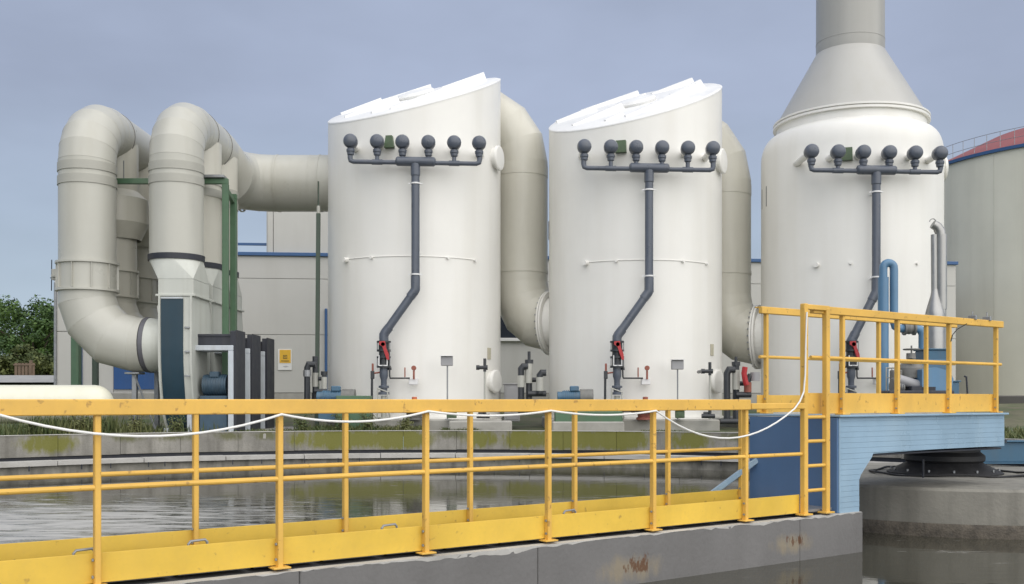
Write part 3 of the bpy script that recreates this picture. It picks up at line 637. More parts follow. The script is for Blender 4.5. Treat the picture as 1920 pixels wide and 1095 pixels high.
def fan(i, y, label):
    t = thing('centrifugal_fan', label, 'industrial fan', (XB, y, .35), 'centrifugal fans in a row')
    x0, x1 = X(297, 23.3), X(360, 23.3); r = .70; zcn = ZE; z0 = .35
    ztop = Z(553, 23.3); zcol2 = zcol-.13
    # round-to-square transition
    n = 32; vs = []; hw, hd_ = (x1-x0)/2+.02, .62; xm = (x0+x1)/2
    for k in range(n):
        a = 2*PI*k/n; vs.append(Vector((XB+RBd*math.cos(a), y+RBd*math.sin(a), zcol2)))
    cn = [Vector((xm+sx_*hw, y-.05+sy_*hd_, zcol2-.48)) for sx_, sy_ in ((1,1),(-1,1),(-1,-1),(1,-1))]
    vs += cn; fs_ = []
    for q in range(4):                                    # corner fans and flat side triangles
        for k in range(8): fs_.append((q*8+k, (q*8+k+1) % n, n+q))
        fs_.append((((q+1)*8) % n, n+(q+1) % 4, n+q))
    part('transition_hood', MB().add(vs, fs_), M['fanw'], t, ang=14)
    part('outlet_box', MB().cbox((xm,y-.05,(zcol2-.48+ztop)/2), (2*hw,1.24,zcol2-.48-ztop+.0), .01).cbox((xm,y-.05,ztop+.0),(2*hw+.1,1.32,.05),.008), M['fanw'], t)
    # scroll casing: profile in the y-z plane
    rb = zcn-z0-.06
    poly = [(-r+.02, ztop-.03)]+[(-r*math.cos(a*PI/14)**1 if a != 7 else 0, zcn-rb*math.sin(a*PI/14)) for a in range(0, 15)]+[(r, zcn+.6), (.57, ztop-.03)]
    cs = part('scroll_casing', MB().prism(poly, (0,y,0), (0,1,0), (0,0,1), x0+.03, x1-.03, (1,0,0)), M['fanw'], t, ang=20)
    # rims proud of the two side plates
    for xx in (x0, x1-.045):
        inner = [(a*.955, zcn+(b-zcn)*.965) for a, b in poly]
        part('side_rim', MB().prism([(a*1.05, zcn+(b-zcn)*1.012) for a, b in poly], (0,y,0), (0,1,0), (0,0,1), xx, xx+.045, (1,0,0)), M['fanw'], cs, ang=20)
    fp = [(-r-.012, ztop-.09), (-r-.012, zcn)]+[((-r-.012)*math.cos(a*PI/14), zcn-(rb+.012)*math.sin(a*PI/14)) for a in range(1,7)]
    fp2 = [(a+.02, b) for a, b in fp][::-1]
    part('front_panel', MB().prism(fp+fp2, (0,y,0), (0,1,0), (0,0,1), x0+.06, x1-.20, (1,0,0)), M['navy'], cs, ang=20)
    part('panel_top_strip', MB().cbox(((x0+x1)/2-.07, y-r-.02, ztop-.07), (x1-x0-.26,.03,.035), .006), M['wsteel'], cs)
    for zz in (2.75, 2.2, 1.65): part('clip', MB().cbox((x1-.1, y-r-.03, zz), (.12,.03,.04), .006), M['galv'], cs)
    # pedestal feet
    for xx in (x0+.05, x1-.05): part('foot', MB().cbox((xx,y+.1,z0+.05), (.10,.9,.10), .01), M['wsteel'], t)
    # drive frame on the right: dark top beam, white table and legs, guard, motor
    xa, xb_, yf = X(361, 24), X(447, 24), y-.45
    part('bearing_beam', MB().cbox(((xa+xb_)/2,y,Z(638,24)), (xb_-xa,.5,.25), .012).cbox(((xa+xb_)/2,y-.26,Z(630,24)), (xb_-xa,.03,.06), .008), M['blackst'], t)
    fr = part('drive_table', MB().cbox(((xa+xb_)/2,y,Z(654,24)), (xb_-xa,.9,.12), .012), M['wsteel'], t)
    for yy in (-.42, .42):
        part('leg', MB().cbox((xb_-.06,y+yy,(z0+Z(659,24))/2), (.12,.06,Z(659,24)-z0), .008), M['wsteel'], t)
        part('leg', MB().cbox((xa+.06,y+yy,(z0+Z(659,24))/2), (.10,.06,Z(659,24)-z0), .008), M['wsteel'], t)
    xg = X(441, 24)
    part('shaft', MB().cyl((x1-.05,y,zcn), (xg+.1,y,zcn), .06, n=16), M['galv'], t)
    zg = Z(622, 24)
    gp = [(-.40, z0+.0), (-.42, zg-.02), (-.40, zg), (.38, zg), (.40, zg-.02), (.40, z0)]
    gd = part('belt_guard', MB().prism(gp, (0,y,0), (0,1,0), (0,0,1), xg, xg+.12, (1,0,0)), M['blackst'], t, ang=20)
    part('guard_rim', MB().prism([(a*1.03, z0+.02+(b-z0)*1.0) for a, b in gp], (0,y,0), (0,1,0), (0,0,1), xg+.116, xg+.128, (1,0,0)), M['blackst'], gd, ang=20)
    mz = Z(722, 24); xm0, xm1 = X(386, 24), X(430, 24)
    mo = part('motor', MB().cyl((xm0,y-.1,mz), (xm1,y-.1,mz), .24, n=24).cbox(((xm0+xm1)/2,y-.2,mz+.24),(.22,.2,.14),.02), M['bluemd'], t)
    for k in range(8): part('cooling_fin', MB().lathe((xm0+.06+k*.06,y-.1,mz), (1,0,0), [(.23,0),(.255,0),(.255,.02),(.23,.02)], 24, False), M['bluemd'], mo)
    part('motor_base', MB().cbox(((xm0+xm1)/2,y-.1,(mz-.25+z0)/2), (xm1-xm0+.1,.5,mz-.25-z0), .02), M['bluemd'], t)
    
fan(0, FY[0], 'front fan of the row, tall narrow casing with dark teal panel and belt guard')
fan(1, FY[1], 'middle fan of the row of three, half hidden behind the front fan')
fan(2, FY[2], 'rearmost fan of the row of three, mostly hidden by the others')

# green steel frame under the ducts
def beam(mb, a, b, w, h):
    a, b = Vector(a), Vector(b); d = (b-a).normalized(); up = Vector((0,0,1)) if abs(d.z) < .9 else Vector((0,1,0))
    s = d.cross(up).normalized(); u = s.cross(d)
    R_ = Matrix((d, s, u)).transposed(); return mb.cbox((a+b)/2, ((b-a).length, w, h), .008, R_)
gf = thing('duct_frame', 'green steel frame carrying the two bent ducts above the fans', 'steel frame', (X(424,24.6), 24.6, .35))
yg = 24.75; zg = Z(340, yg)
part('crossbeam', beam(MB(), (X(205,yg),yg,zg), (X(428,yg),yg,zg), .12, .13), M['green'], gf)
part('column', beam(MB(), (X(423,yg),yg,.35), (X(423,yg),yg,zg-.066), .14, .14), M['green'], gf)
yg2 = 26.25; zg2 = Z(369, yg2)
part('column', beam(MB(), (X(438,yg2),yg2,.35), (X(438,yg2),yg2,zg2-.066), .15, .15), M['green'], gf)
part('crossbeam', beam(MB(), (X(415,yg2),yg2,zg2), (X(444,yg2),yg2,zg2), .12, .13), M['green'], gf)
part('side_beam', beam(MB(), (X(423,yg),yg+.07,zg-.2), (X(438,yg2),yg2-.09,zg-.2), .10, .12), M['green'], gf)
for px in (232, 300): part('hanger', MB().cyl((X(px,yg),yg,zg+.06), (X(px,yg),yg,zg+.5), .015, n=6), M['galv'], gf)
part('saddle', MB().cbox((X(403,yg),yg,zg+.10), (.5,.3,.07), .01), M['galv'], gf)
for px, y0_, w_, mt in ((143, 31.5, .24, 'green'), (179, 31.8, .16, 'dgreen')):
    c = MB(); beam(c, (X(px,y0_),y0_,.4), (X(px,y0_),y0_,Z(590,y0_)), w_, w_)
    single('steel_column', c, M[mt], 'wide mid-green steel column behind the left intake elbow' if px == 143 else 'narrow dark green steel column under the left intake elbow', 'column', (X(px,y0_), y0_, .4))
yp = 26.6
pp = thing('support_post', 'tall dark green post beside the left edge of the first tank', 'post', (X(596,yp), yp, .35))
part('post', beam(MB(), (X(594,yp),yp,.35), (X(597,yp),yp,Z(400,yp)), .10, .10), M['dgreen'], pp)
part('tie_rod', MB().cyl((X(597,yp),yp,Z(402,yp)), (X(597,yp),yp,Z(340,yp)), .022, n=8), M['dgreen'], pp)
part('rod_coupling', MB().cyl((X(597,yp),yp,Z(402,yp)), (X(597,yp),yp,Z(386,yp)), .045, n=10), M['greyp'], pp)

# ------------------------------------------------------------------ buildings
bl = thing('plant_building', 'long low building of beige wall panels with blue roof edge behind the tanks', 'building', (X(430,39), 39, .9))
P0 = Vector((-13.2, 38.76, 0)); P1 = Vector((18.05, 41.75, 0)); bd = (P1-P0).normalized(); bn = Vector((bd.y, -bd.x, 0)); BL = (P1-P0).length
RBm = Matrix.Rotation(math.atan2(bd.y, bd.x), 3, 'Z')
def bp_(s, z, d=0): return P0+bd*s+bn*d+Vector((0,0,z))
def sb(px, d=0): k = (px-CX)/F; p = P0+bn*d; return (k*p.y-p.x)/(bd.x-k*bd.y)
zr = 6.66
part('wall_backing', MB().box(bp_(BL/2, (zr+.2)/2, -6.05), (BL-.1, 12, zr-.2), RBm), M['joint'], bl)
rows = [(.35, 1.36), (1.38, 3.585), (3.60, 5.725), (5.74, 6.60)]
bpx = [0, sb(425), sb(700), sb(880), sb(1100), sb(1250), sb(1480), sb(1650), BL]
win = (sb(936), sb(1004))
for (z0, z1) in rows:
    for k in range(len(bpx)-1):
        part('wall_panel', MB().cbox(bp_((bpx[k]+bpx[k+1])/2, (z0+z1)/2, .03), (bpx[k+1]-bpx[k]-.018, .14, z1-z0), .008, RBm), M['plinth'] if z0 < 1 else M['panel'], bl)
part('roof_edge', MB().cbox(bp_(BL/2, zr, .05), (BL+.1, .30, .13), .01, RBm), M['bluet'], bl)
wn = part('window', MB().cbox(bp_((win[0]+win[1])/2, 4.2, .11), (win[1]-win[0], .06, 1.35), .008, RBm), M['glassd'], bl)
part('sill', MB().cbox(bp_((win[0]+win[1])/2, 3.45, .16), (win[1]-win[0]+.3, .18, .12), .01, RBm), M['sign'], wn)
ub = part('upper_storey', MB().box(bp_((sb(507)+sb(930))/2, 8.0, -1.6), (sb(930)-sb(507), 3, 2.6), RBm), M['joint'], bl)
s0 = sb(502); 
for (sa, sbb) in ((s0, s0+.2), (s0+.22, s0+4.4), (s0+4.42, sb(925))):
    part('upper_panel', MB().cbox(bp_((sa+sbb)/2, 8.0, -.04), (sbb-sa, .12, 2.55), .008, RBm), M['panel'], ub)
part('upper_side_panel', MB().cbox(bp_(s0+.0, 8.0, -1.6), (.12, 3, 2.55), .008, RBm), M['panel'], ub)
rg = part('roof_rail', MB().cbox(bp_((sb(430)+sb(499))/2, 7.12, -.5), (sb(499)-sb(430), .06, .10), .008, RBm), M['bluet'], bl)
for px in (432, 498): part('rail_post', MB().cbox(bp_(sb(px), 6.9, -.5), (.05,.05,.42), .006, RBm), M['bluet'], rg)
part('downpipe', MB().cbox(bp_(sb(612), 2.6, .16), (.10,.10,4.0), .02, RBm), M['bluet'], bl)
# sign on the wall
sg = thing('warning_sign', 'white notice with yellow square fixed on the beige wall left of the tanks', 'sign', bp_(sb(535), 1.9, .12))
part('board', MB().cbox(bp_(sb(535), Z(674,39), .125), (.52,.02,.80), .004, RBm), M['sign'], sg)
part('yellow_square', MB().cbox(bp_(sb(535.5), Z(668,39), .142), (.42,.012,.50), .003, RBm), M['signy'], sg)
yq = Z(669,39)
for (dx, dz, w_, h_) in ((0,.06,.15,.018),(0,-.06,.15,.018),(-.066,0,.018,.12),(.066,0,.018,.12),(.0,.0,.03,.06),(-.02,.01,.05,.014),(0,-.155,.30,.03)):
    part('symbol_stroke', MB().box(bp_(sb(535.5)+dx, yq+dz, .152), (w_, .006, h_), RBm), M['signk'], sg, ang=0)
for k in range(3): part('text_stroke', MB().box(bp_(sb(535)+(-.02+.05*k), Z(687,39)+.012*(k-1), .138), (.11,.004,.016), RBm @ Matrix.Rotation(.35,3,'Y')), M['jbox'], sg, ang=0)
# annex at the left
an = thing('annex_building', 'pale low annex with blue doors at the far left behind the ducts', 'building', (X(200,36), 36, .9))
xa, xb_ = X(107, 36), X(330, 36); za = Z(530, 36)
part('wall_backing', MB().box(((xa+xb_)/2, 38.05, za/2+.1), (xb_-xa-.04, 4, za-.3)), M['joint'], an)
cuts = [107, 176, 214, 330]
for i in range(3):
    for (z0, z1) in ((1.0, Z(622,36)), (Z(622,36)+.02, za)):
        part('wall_panel', MB().cbox(((X(cuts[i],36)+X(cuts[i+1],36))/2, 36.02, (z0+z1)/2), (X(cuts[i+1],36)-X(cuts[i],36)-.02, .12, z1-z0), .008), M['panel'], an)
part('roof_edge', MB().cbox(((xa+xb_)/2, 36.1, za+.05), (xb_-xa+.1, .4, .12), .01), M['panel'], an)
dr = part('blue_door', MB().cbox(((X(215,36)+X(292,36))/2, 35.93, (Z(730,36)+Z(640,36))/2), (X(292,36)-X(215,36), .06, Z(640,36)-Z(730,36)), .008), M['blued'], an)
part('handle', MB().cbox((X(284,36), 35.88, 2.2), (.03,.05,.25), .006), M['galv'], dr)
part('blue_post', MB().cbox((X(152,36), 35.92, (Z(735,36)+Z(590,36))/2), (.14,.08,Z(590,36)-Z(735,36)), .008), M['blued'], an)
part('downpipe', MB().cyl((xa-.03,35.93,.6), (xa-.03,35.93,za), .05, n=12), M['galv'], an)
part('base_step', MB().cbox((X(265,35), 35.2, 1.1), (3.4,1.3,.5), .02), M['plinth'], an)
# small instrument on a bracket by the left duct
ins = thing('wind_gauge', 'small grey instrument box with a thin vertical rod, left of the tall duct', 'instrument', (X(102,24.2), 24.2, Z(515,24.2)))
part('box', MB().cbox((X(103,24.2),24.2,Z(515,24.2)), (.11,.14,.26), .01), M['greyp'], ins)
part('rod', MB().cyl((X(96.5,24.2),24.2,Z(545,24.2)), (X(97,24.2),24.2,Z(487,24.2)), .012, n=6), M['blackst'], ins)
part('cross_rod', MB().cyl((X(94,24.2),24.2,Z(521,24.2)), (X(103,24.2),24.2,Z(521,24.2)), .010, n=6), M['blackst'], ins)
part('bracket', MB().box((X(107,24.2),24.1,Z(518,24.2)), (.18,.05,.05)), M['greyp'], ins)

# digester with red roof
dg = thing('round_digester', 'big round beige digester with a red conical roof and blue rim', 'digester', (28.4, 50, 1))
DC = Vector((28.4, 50, 0)); DR = 8.3; zE = 12.1
npan = 22
for k in range(npan):
    mb = MB(); a0, a1 = 2*PI*k/npan+.0006, 2*PI*(k+1)/npan-.0006; vs = []
    for j in range(6):
        a = a0+(a1-a0)*j/5; c, s = math.cos(a), math.sin(a)
        for (r, z) in ((DR-.1,.5),(DR,.5),(DR,zE),(DR-.1,zE)): vs.append((DC.x+r*c, DC.y+r*s, z))
    mb.add(vs, [(i*4+q, i*4+(q+1) % 4, (i+1)*4+(q+1) % 4, (i+1)*4+q) for i in range(5) for q in range(4)]+[(0,1,2,3),(23,22,21,20)])
    part('wall_panel', mb, M['silo'], dg)
part('inner_wall', MB().lathe((DC.x,DC.y,0), (0,0,1), [(DR-.06,.5),(DR-.06,zE-.05)], 72), M['silo'], dg)
part('plinth_band', MB().lathe((DC.x,DC.y,0), (0,0,1), [(DR+.06,.5),(DR+.06,1.25),(DR,1.3)], 72, False), M['joint'], dg)
part('blue_rim', MB().lathe((DC.x,DC.y,zE), (0,0,1), [(DR-.1,-.02),(DR+.12,-.02),(DR+.12,.12),(DR-.1,.14)], 96, False), M['bluet'], dg)
rf = part('roof', MB().lathe((DC.x,DC.y,zE+.12), (0,0,1), [(DR+.1,0),(DR-.6,.30),(DR*.6,1.6),(DR*.3,2.35),(.6,2.7),(.01,2.75)], 96), M['redroof'], dg)
rl = MB()
for k in range(40):
    a = PI+.05+k*PI/40; c, s = math.cos(a), math.sin(a)
    part('rail_post', MB().cyl((DC.x+(DR-.1)*c,DC.y+(DR-.1)*s,zE+.1), (DC.x+(DR-.1)*c,DC.y+(DR-.1)*s,zE+.9), .013, n=6), M['galv'], rf)
for hz in (.5, .9):
    part('guard_rail', MB().tube([Vector((DC.x+(DR-.1)*math.cos(PI+k*PI/40), DC.y+(DR-.1)*math.sin(PI+k*PI/40), zE+hz)) for k in range(41)], .012, 6), M['galv'], rf)

# ------------------------------------------------------------------ plinths, horizontal vessel
def slab(label, a, b, ch=.03, mt='plinth'):
    single('concrete_plinth', MB().bbox(a, b, ch), M[mt], label, 'plinth', ((a[0]+b[0])/2, (a[1]+b[1])/2, a[2]))
def TX(px, Y=25.0): return X(px, Y)
slab('weathered concrete plinth under the tank nearest the fans', (X(612,25.2), 25.2, .2), (X(940,25.2), 30.8, PADZ))
slab('weathered concrete plinth under the middle tank', (X(1028,25.2), 25.2, .2), (X(1350,25.2), 30.8, PADZ))
slab('weathered concrete plinth under the chimney tank', (X(1425,25.2), 25.2, .2), (X(1790,25.2), 30.8, PADZ))
slab('low concrete plinth under the three fans', (X(275,23.3), 23.25, .2), (X(500,23.3), 28.6, .36))
slab('low kerb block of pale concrete before the gap between first and middle tanks', (X(1035,24.6), 24.5, .2), (X(1170,24.6), 25.15, .585))
slab('small pale concrete block before the first tank, beside the weeds', (X(842,24.6), 24.4, .2), (X(960,24.6), 25.12, .60))
hv = thing('horizontal_vessel', 'cream horizontal cylinder vessel with rounded end at the far left', 'vessel', (X(120,23.1), 23.1, .33))
zv = Z(758, 23.1); rv = .435; xe = X(212, 23.1)
prof = [(.01, -.0)]
hp = [(rv, -4.2), (rv, -.42)]+[(rv*math.cos(k*PI/24), -.42+.42*math.sin(k*PI/24)) for k in range(1, 13)]
part('vessel_body', MB().lathe((xe,23.1,zv), (1,0,0), [(max(a,.005), b) for a, b in hp], 40), mat('cream_paint', (.74,.73,.60), .4, .03, 1, .15, (.5,.47,.35)), hv)
for xx in (xe-.7, xe-3.2): part('saddle', MB().cbox((xx,23.1,(zv-.2+.3)/2), (.16,.7,zv-.2-.3), .01), M['plinth'], hv)

# ------------------------------------------------------------------ small plant: pumps, pipes, boxes
def pump(label, px, Y, wpx):
    x0, x1 = X(px-wpx/2, Y), X(px+wpx/2, Y); z = PADZ+.0; zc = Z(738, Y)
    t = thing('pump_motor', label, 'pump', ((x0+x1)/2, Y, z))
    mo = part('motor_body', MB().cyl((x0+.12,Y,zc-.08), (x1-.1,Y,zc-.08), .15, n=20).cyl((x0,Y,zc-.08),(x0+.12,Y,zc-.08),.13,n=20), M['bluem'], t)
    for k in range(7): part('cooling_fin', MB().lathe((x0+.16+k*(x1-x0-.3)/7,Y,zc-.08), (1,0,0), [(.14,0),(.17,0),(.17,.015),(.14,.015)], 20, False), M['bluem'], mo)
    part('terminal_box', MB().cbox((x1-.24,Y-.04,zc+.12), (.22,.18,.13), .02), M['bluem'], t)
    part('pump_foot', MB().cbox(((x0+x1)/2,Y,(z+zc-.22)/2), (x1-x0-.1,.3,max(zc-.22-z,.06)), .01), M['bluem'], t)
    part('pump_head', MB().cyl((x1-.1,Y,zc-.08), (x1+.22,Y,zc-.08), .19, n=20), M['gpipe'], t)
pump('blue pump motor at the foot of the tank nearest the fans', 622, 25.0, 54)
pump('blue pump motor at the foot of the middle tank', 1070, 25.0, 50)
def tray(label, a, b, Y, top, mt='green'):
    x0, x1 = X(a, Y), X(b, Y); z1 = Z(top, Y); t = thing('drip_tray', label, 'tray', ((x0+x1)/2, Y, .33))
    part('tray_wall', MB().bbox((x0,Y-.3,.40), (x1,Y-.25,z1), .01).bbox((x0,Y+.25,.40), (x1,Y+.3,z1), .01).bbox((x0,Y-.25,.40), (x0+.05,Y+.25,z1), .01).bbox((x1-.05,Y-.25,.40), (x1,Y+.25,z1), .01), M[mt], t)
    part('tray_floor', MB().bbox((x0+.05,Y-.25,.40), (x1-.05,Y+.25,.46), .005), M[mt], t)
tray('green steel drip tray below the pump motor of the first tank', 634, 695, 24.85, 742)
tray('green steel drip tray below the valve pipe of the middle tank', 1040, 1165, 24.85, 771)
def dome_pump(label, px, Y, mt, capm):
    x = X(px, Y); zb = Z(770, Y); t = thing('dosing_pump', label, 'pump', (x, Y, PADZ-.0))
    part('body', MB().lathe((x,Y,PADZ), (0,0,1), [(.22,0),(.22,.05),(.18,.07),(.20,.16),(.30,.18),(.31,.24),(.27,.33),(.16,.40),(.08,.42)], 28), M[mt], t)
    part('orange_cap', MB().lathe((x,Y,PADZ+.41), (0,0,1), [(.08,0),(.075,.05),(.065,.06),(.065,.14),(.05,.15)], 16), M[capm], t)
    bo = part('flange_ring', MB().lathe((x,Y,PADZ+.185), (0,0,1), [(.30,0),(.34,0),(.34,.05),(.30,.05)], 28, False), M['pvcd'], t)
    for k in range(10): part('bolt', MB().cyl((x+.325*math.cos(k*PI/5),Y+.325*math.sin(k*PI/5),PADZ+.17), (x+.325*math.cos(k*PI/5),Y+.325*math.sin(k*PI/5),PADZ+.27), .015, n=6), M['galv'], bo)
    part('side_pipe', MB().tube([Vector((x-.3,Y,PADZ+.22)), Vector((x-.62,Y,PADZ+.22))], .035, 10), M['pvcd'], t)
M['orange'] = mat('orange_cap', (.55,.16,.08), .5, .15, 9)
dome_pump('dark domed dosing pump with orange cap before the first tank', 777, 25.0, 'gpipe', 'orange')
dome_pump('rusty red domed dosing pump before the middle tank', 1210, 25.0, 'rust', 'rust')
def jbox(label, px, py, Y):
    x = X(px, Y); z = Z(py, Y); t = thing('junction_box', label, 'junction box', (x, Y, PADZ))
    b_ = part('box', MB().cbox((x,Y,z), (.29,.16,.23), .012), M['jbox'], t)
    part('rain_hood', MB().cbox((x,Y-.03,z+.125), (.31,.24,.015), .004), M['clamp'], b_)
    part('post', MB().cyl((x+.01,Y+.02,PADZ), (x+.01,Y+.02,z-.11), .018, n=8), M['galv'], t)
    part('base_plate', MB().cbox((x+.01,Y+.02,PADZ+.01), (.12,.12,.02), .004), M['galv'], t)
jbox('grey box on a thin post before the tank nearest the fans', 838, 677, 25.05)
jbox('grey box on a thin post before the middle tank', 1270, 684, 25.05)
def standpipe(label, px, py, Y):
    x = X(px, Y); z = Z(py, Y); t = thing('valve_standpipe', label, 'valve', (x, Y, PADZ))
    part('pipe', MB().cyl((x,Y,PADZ), (x,Y,z), .026, n=10), M['greyp'], t)
    v = part('valve', MB().cyl((x-.19,Y,z), (x+.04,Y,z), .045, n=12).cyl((x,Y,z-.1),(x,Y,z+.22),.038,n=12).cyl((x-.21,Y,z),(x-.13,Y,z),.06,n=12).cyl((x+.02,Y,z),(x+.07,Y,z),.06,n=12), M['pvcd'], t)
    part('nozzle', MB().cyl((x-.17,Y,z), (x-.17,Y+.6,z), .04, n=12), M['pvcd'], t)
    part('foot_valve', MB().cyl((x-.2,Y,PADZ+.09), (x+.12,Y,PADZ+.09), .055, n=12).cyl((x,Y,PADZ+.08),(x,Y,PADZ+.26),.04,n=10).cbox((x-.1,Y,PADZ+.16),(.12,.05,.06),.01), M['pvcd'], t)
standpipe('black valve on a grey standpipe beside the first tank manhole', 909, 689, 24.95)
standpipe('black valve on a grey standpipe beside the middle tank manhole', 1331, 696, 24.95)
def manifold(label, paths, loc, extras=()):
    t = thing('pipe_manifold', label, 'pipework', loc)
    for (pts, Y, r, mt) in paths:
        part('pipe', MB().tube([W(a, b, Y) for a, b in pts], r, 12), M[mt], t)
    for (px, py, Y, r, h, mt) in extras:
        part('union_nut', MB().cyl(W(px, py, Y)-Vector((0,0,h/2)), W(px, py, Y)+Vector((0,0,h/2)), r, n=14), M[mt], t)
    return t
manifold('black pipe loops with grey unions left of the tank nearest the fans',
    [(((576,775),(576,690),(579,683),(592,683)), 25.6, .075, 'pvcd'), (((591,775),(591,668)), 25.9, .07, 'pvcd'), (((597,710),(610,710)), 25.9, .05, 'pvcd'),
     (((608,770),(608,700)), 25.8, .06, 'pvcd'), (((590,733),(612,733)), 25.7, .055, 'pvcd')], (X(590,25.6), 25.6, .35),
    ((576,700,25.6,.10,.16,'galv'), (591,745,25.9,.085,.22,'pvcd'), (591,712,25.9,.08,.35,'greyp'), (608,718,25.8,.07,.3,'greyp'), (608,700,25.8,.085,.1,'pvcd')))
manifold('black and grey pipe loops between the first and middle tanks',
    [(((977,775),(977,692),(981,687),(990,687)), 26.3, .085, 'pvcd'), (((992,775),(992,678)), 26.4, .085, 'pvcd'), (((993,712),(1018,712)), 26.5, .06, 'pvcd'),
     (((1012,738),(1012,704),(1016,699),(1024,699)), 26.2, .085, 'pvcd'), (((990,738),(1024,738)), 26.3, .075, 'pvcd')], (X(995,26.3), 26.3, .35),
    ((992,678,26.4,.11,.10,'pvcd'), (992,668,26.4,.04,.25,'pvcd'), (991,700,26.35,.095,.5,'greyp'), (977,715,26.3,.095,.3,'greyp'), (1012,720,26.2,.095,.35,'greyp')))
manifold('black and grey pipe loops between the middle and chimney tanks',
    [(((1363,790),(1363,700),(1367,693),(1378,693)), 26.0, .085, 'pvcd'), (((1380,790),(1380,682)), 26.1, .085, 'pvcd'), (((1383,719),(1402,719)), 26.2, .06, 'pvcd'),
     (((1402,738),(1402,712),(1406,706),(1418,706)), 26.0, .08, 'pvcd'), (((1380,740),(1408,740)), 26.0, .075, 'pvcd'), (((1350,790),(1420,790)), 25.6, .07, 'pvcd')], (X(1385,26.0), 26.0, .35),
    ((1380,682,26.1,.11,.10,'pvcd'), (1380,676,26.1,.04,.2,'pvcd'), (1380,712,26.05,.095,.5,'greyp'), (1402,726,26.0,.095,.25,'rust'), (1416,706,25.98,.12,.22,'jbox')))
single('hose_reel_handle', MB().tube([W(1397,688,25.8), W(1395,700,25.8), W(1397,713,25.8), W(1400,722,25.8)], .07, 10), M['red'], 'red curved lever on the pipes right of the middle tank', 'lever', W(1397,722,25.8))
def cab(nm, label, cat, a, b, y0, y1, Y, d, mt):
    p, q = W(a, y1, Y), W(b, y0, Y); t = thing(nm, label, cat, ((p.x+q.x)/2, Y, p.z))
    part('body', MB().bbox((p.x,Y,p.z), (q.x,Y+d,q.z), .015), M[mt], t)
    part('cover', MB().bbox((p.x-.03,Y-.03,q.z), (q.x+.03,Y+d+.03,q.z+.03), .008), M[mt], t)
    part('front_panel', MB().bbox((p.x+.05,Y-.015,p.z+.05), (q.x-.05,Y,q.z-.05), .006), M[mt], t)
    return t
cab('grey_cabinet', 'low grey cabinet behind the pipes between first and middle tanks', 'cabinet', 945, 975, 721, 790, 27.5, .6, 'jbox')
cab('sample_box', 'small dark green box low on the first tank plinth', 'box', 838, 856, 770, 784, 25.0, .14, 'sightg')
cab('sample_box', 'small dark green box low on the middle tank plinth', 'box', 1267, 1284, 770, 784, 25.0, .14, 'sightg')

# right-hand plant behind the platform
up_ = thing('blue_loop_pipe', 'tall light blue pipe bent over in a hairpin before the chimney tank', 'pipe', W(1657, 760, 22.5))
Yb = 22.5
pts = [W(1656,800,Yb)]+[W(1656,505,Yb)]+[W(1666-10*math.cos(k*PI/10),503-10*math.sin(k*PI/10),Yb) for k in range(1,10)]+[W(1676,505,Yb), W(1676,603,Yb), W(1679,612,Yb), W(1686,616,Yb), W(1720,616,Yb), W(1727,619,Yb), W(1730,627,Yb), W(1730,700,Yb)]
M['bpipe'] = mat('pipe_blue', (.10,.215,.35), .36, .08, 3, .25, (.2,.26,.32))
part('wide_leg', MB().cyl(W(1656,800,Yb), W(1656,520,Yb), .115, n=20), M['bpipe'], up_)
part('hairpin', MB().tube(pts, .088, 18), M['bpipe'], up_)
vv = part('inline_valve', MB().lathe(W(1694,616,Yb-.0), (1,0,0), [(.10,0),(.15,0),(.15,.04),(.11,.05),(.13,.12),(.11,.2),(.15,.21),(.15,.25),(.1,.25)], 18), M['gpipe'], up_)
part('lever', MB().tube([W(1700,612,Yb), W(1700,600,Yb), W(1706,590,Yb)], .022, 8), M['blackst'], vv)
ex = thing('exhaust_stack', 'twin stainless exhaust pipe with bent tip right of the chimney tank', 'exhaust', W(1760,740,24))
Ye = 24.0
part('tall_pipe', MB().tube([W(1764,740,Ye), W(1764,445,Ye), W(1762,433,Ye), W(1757,425,Ye), W(1749,420,Ye)], [.12,.12,.12,.11,.105], 20, True), M['stain'], ex)
part('jacket', MB().cyl(W(1765,580,Ye), W(1765,440,Ye), .125, n=24), M['stain'], ex)
part('second_pipe', MB().cyl(W(1752.5,585,Ye), W(1751.5,440,Ye), .075, n=16), M['stain'], ex)
part('flared_skirt', MB().lathe(W(1753,590,Ye), (0,0,1), [(.22,-1.5),(.22,0),(.20,.1),(.10,.45),(.075,.6)], 24, False), M['stain'], ex)
part('rain_flap', MB().tube([W(1746+6*math.cos(k*PI/6)+3,416-6*math.sin(k*PI/6),Ye) for k in range(0,7)], .012, 6), M['stain'], ex)
Yp = 20.5
pu = thing('sludge_pump', 'blue and grey pump set with slanted cylinder behind the platform railing', 'pump', W(1720, 760, Yp))
part('gear_housing', MB().prism([(-.28,-.30),(.28,-.30),(.34,.0),(.28,.16),(.0,.24),(-.28,.20)], W(1744,712,Yp), (1,0,0), (0,0,1), -.3, .3, (0,1,0)), M['bpipe'], pu, ang=20)
part('housing_side', MB().cbox(W(1740,700,Yp+.45), (.62,.4,.55), .03), M['bluem'], pu)
part('slanted_cylinder', MB().cyl(W(1684,711,Yp-.1), W(1737,727,Yp-.1), .10, n=20), M['jbox'], pu)
part('rotor_tube', MB().cyl(W(1690,698,Yp+.25), W(1724,700,Yp+.25), .17, n=24).cyl(W(1700,698,Yp+.2), W(1706,698,Yp+.2), .22, n=24), M['ochre'], pu)
part('inlet_body', MB().lathe(W(1708,690,Yp+.2), (0,0,1), [(.26,-.2),(.26,0),(.20,.08),(.09,.16),(.09,.3)], 24), M['gpipe'], pu)
hwz = W(1709, 655, Yp)
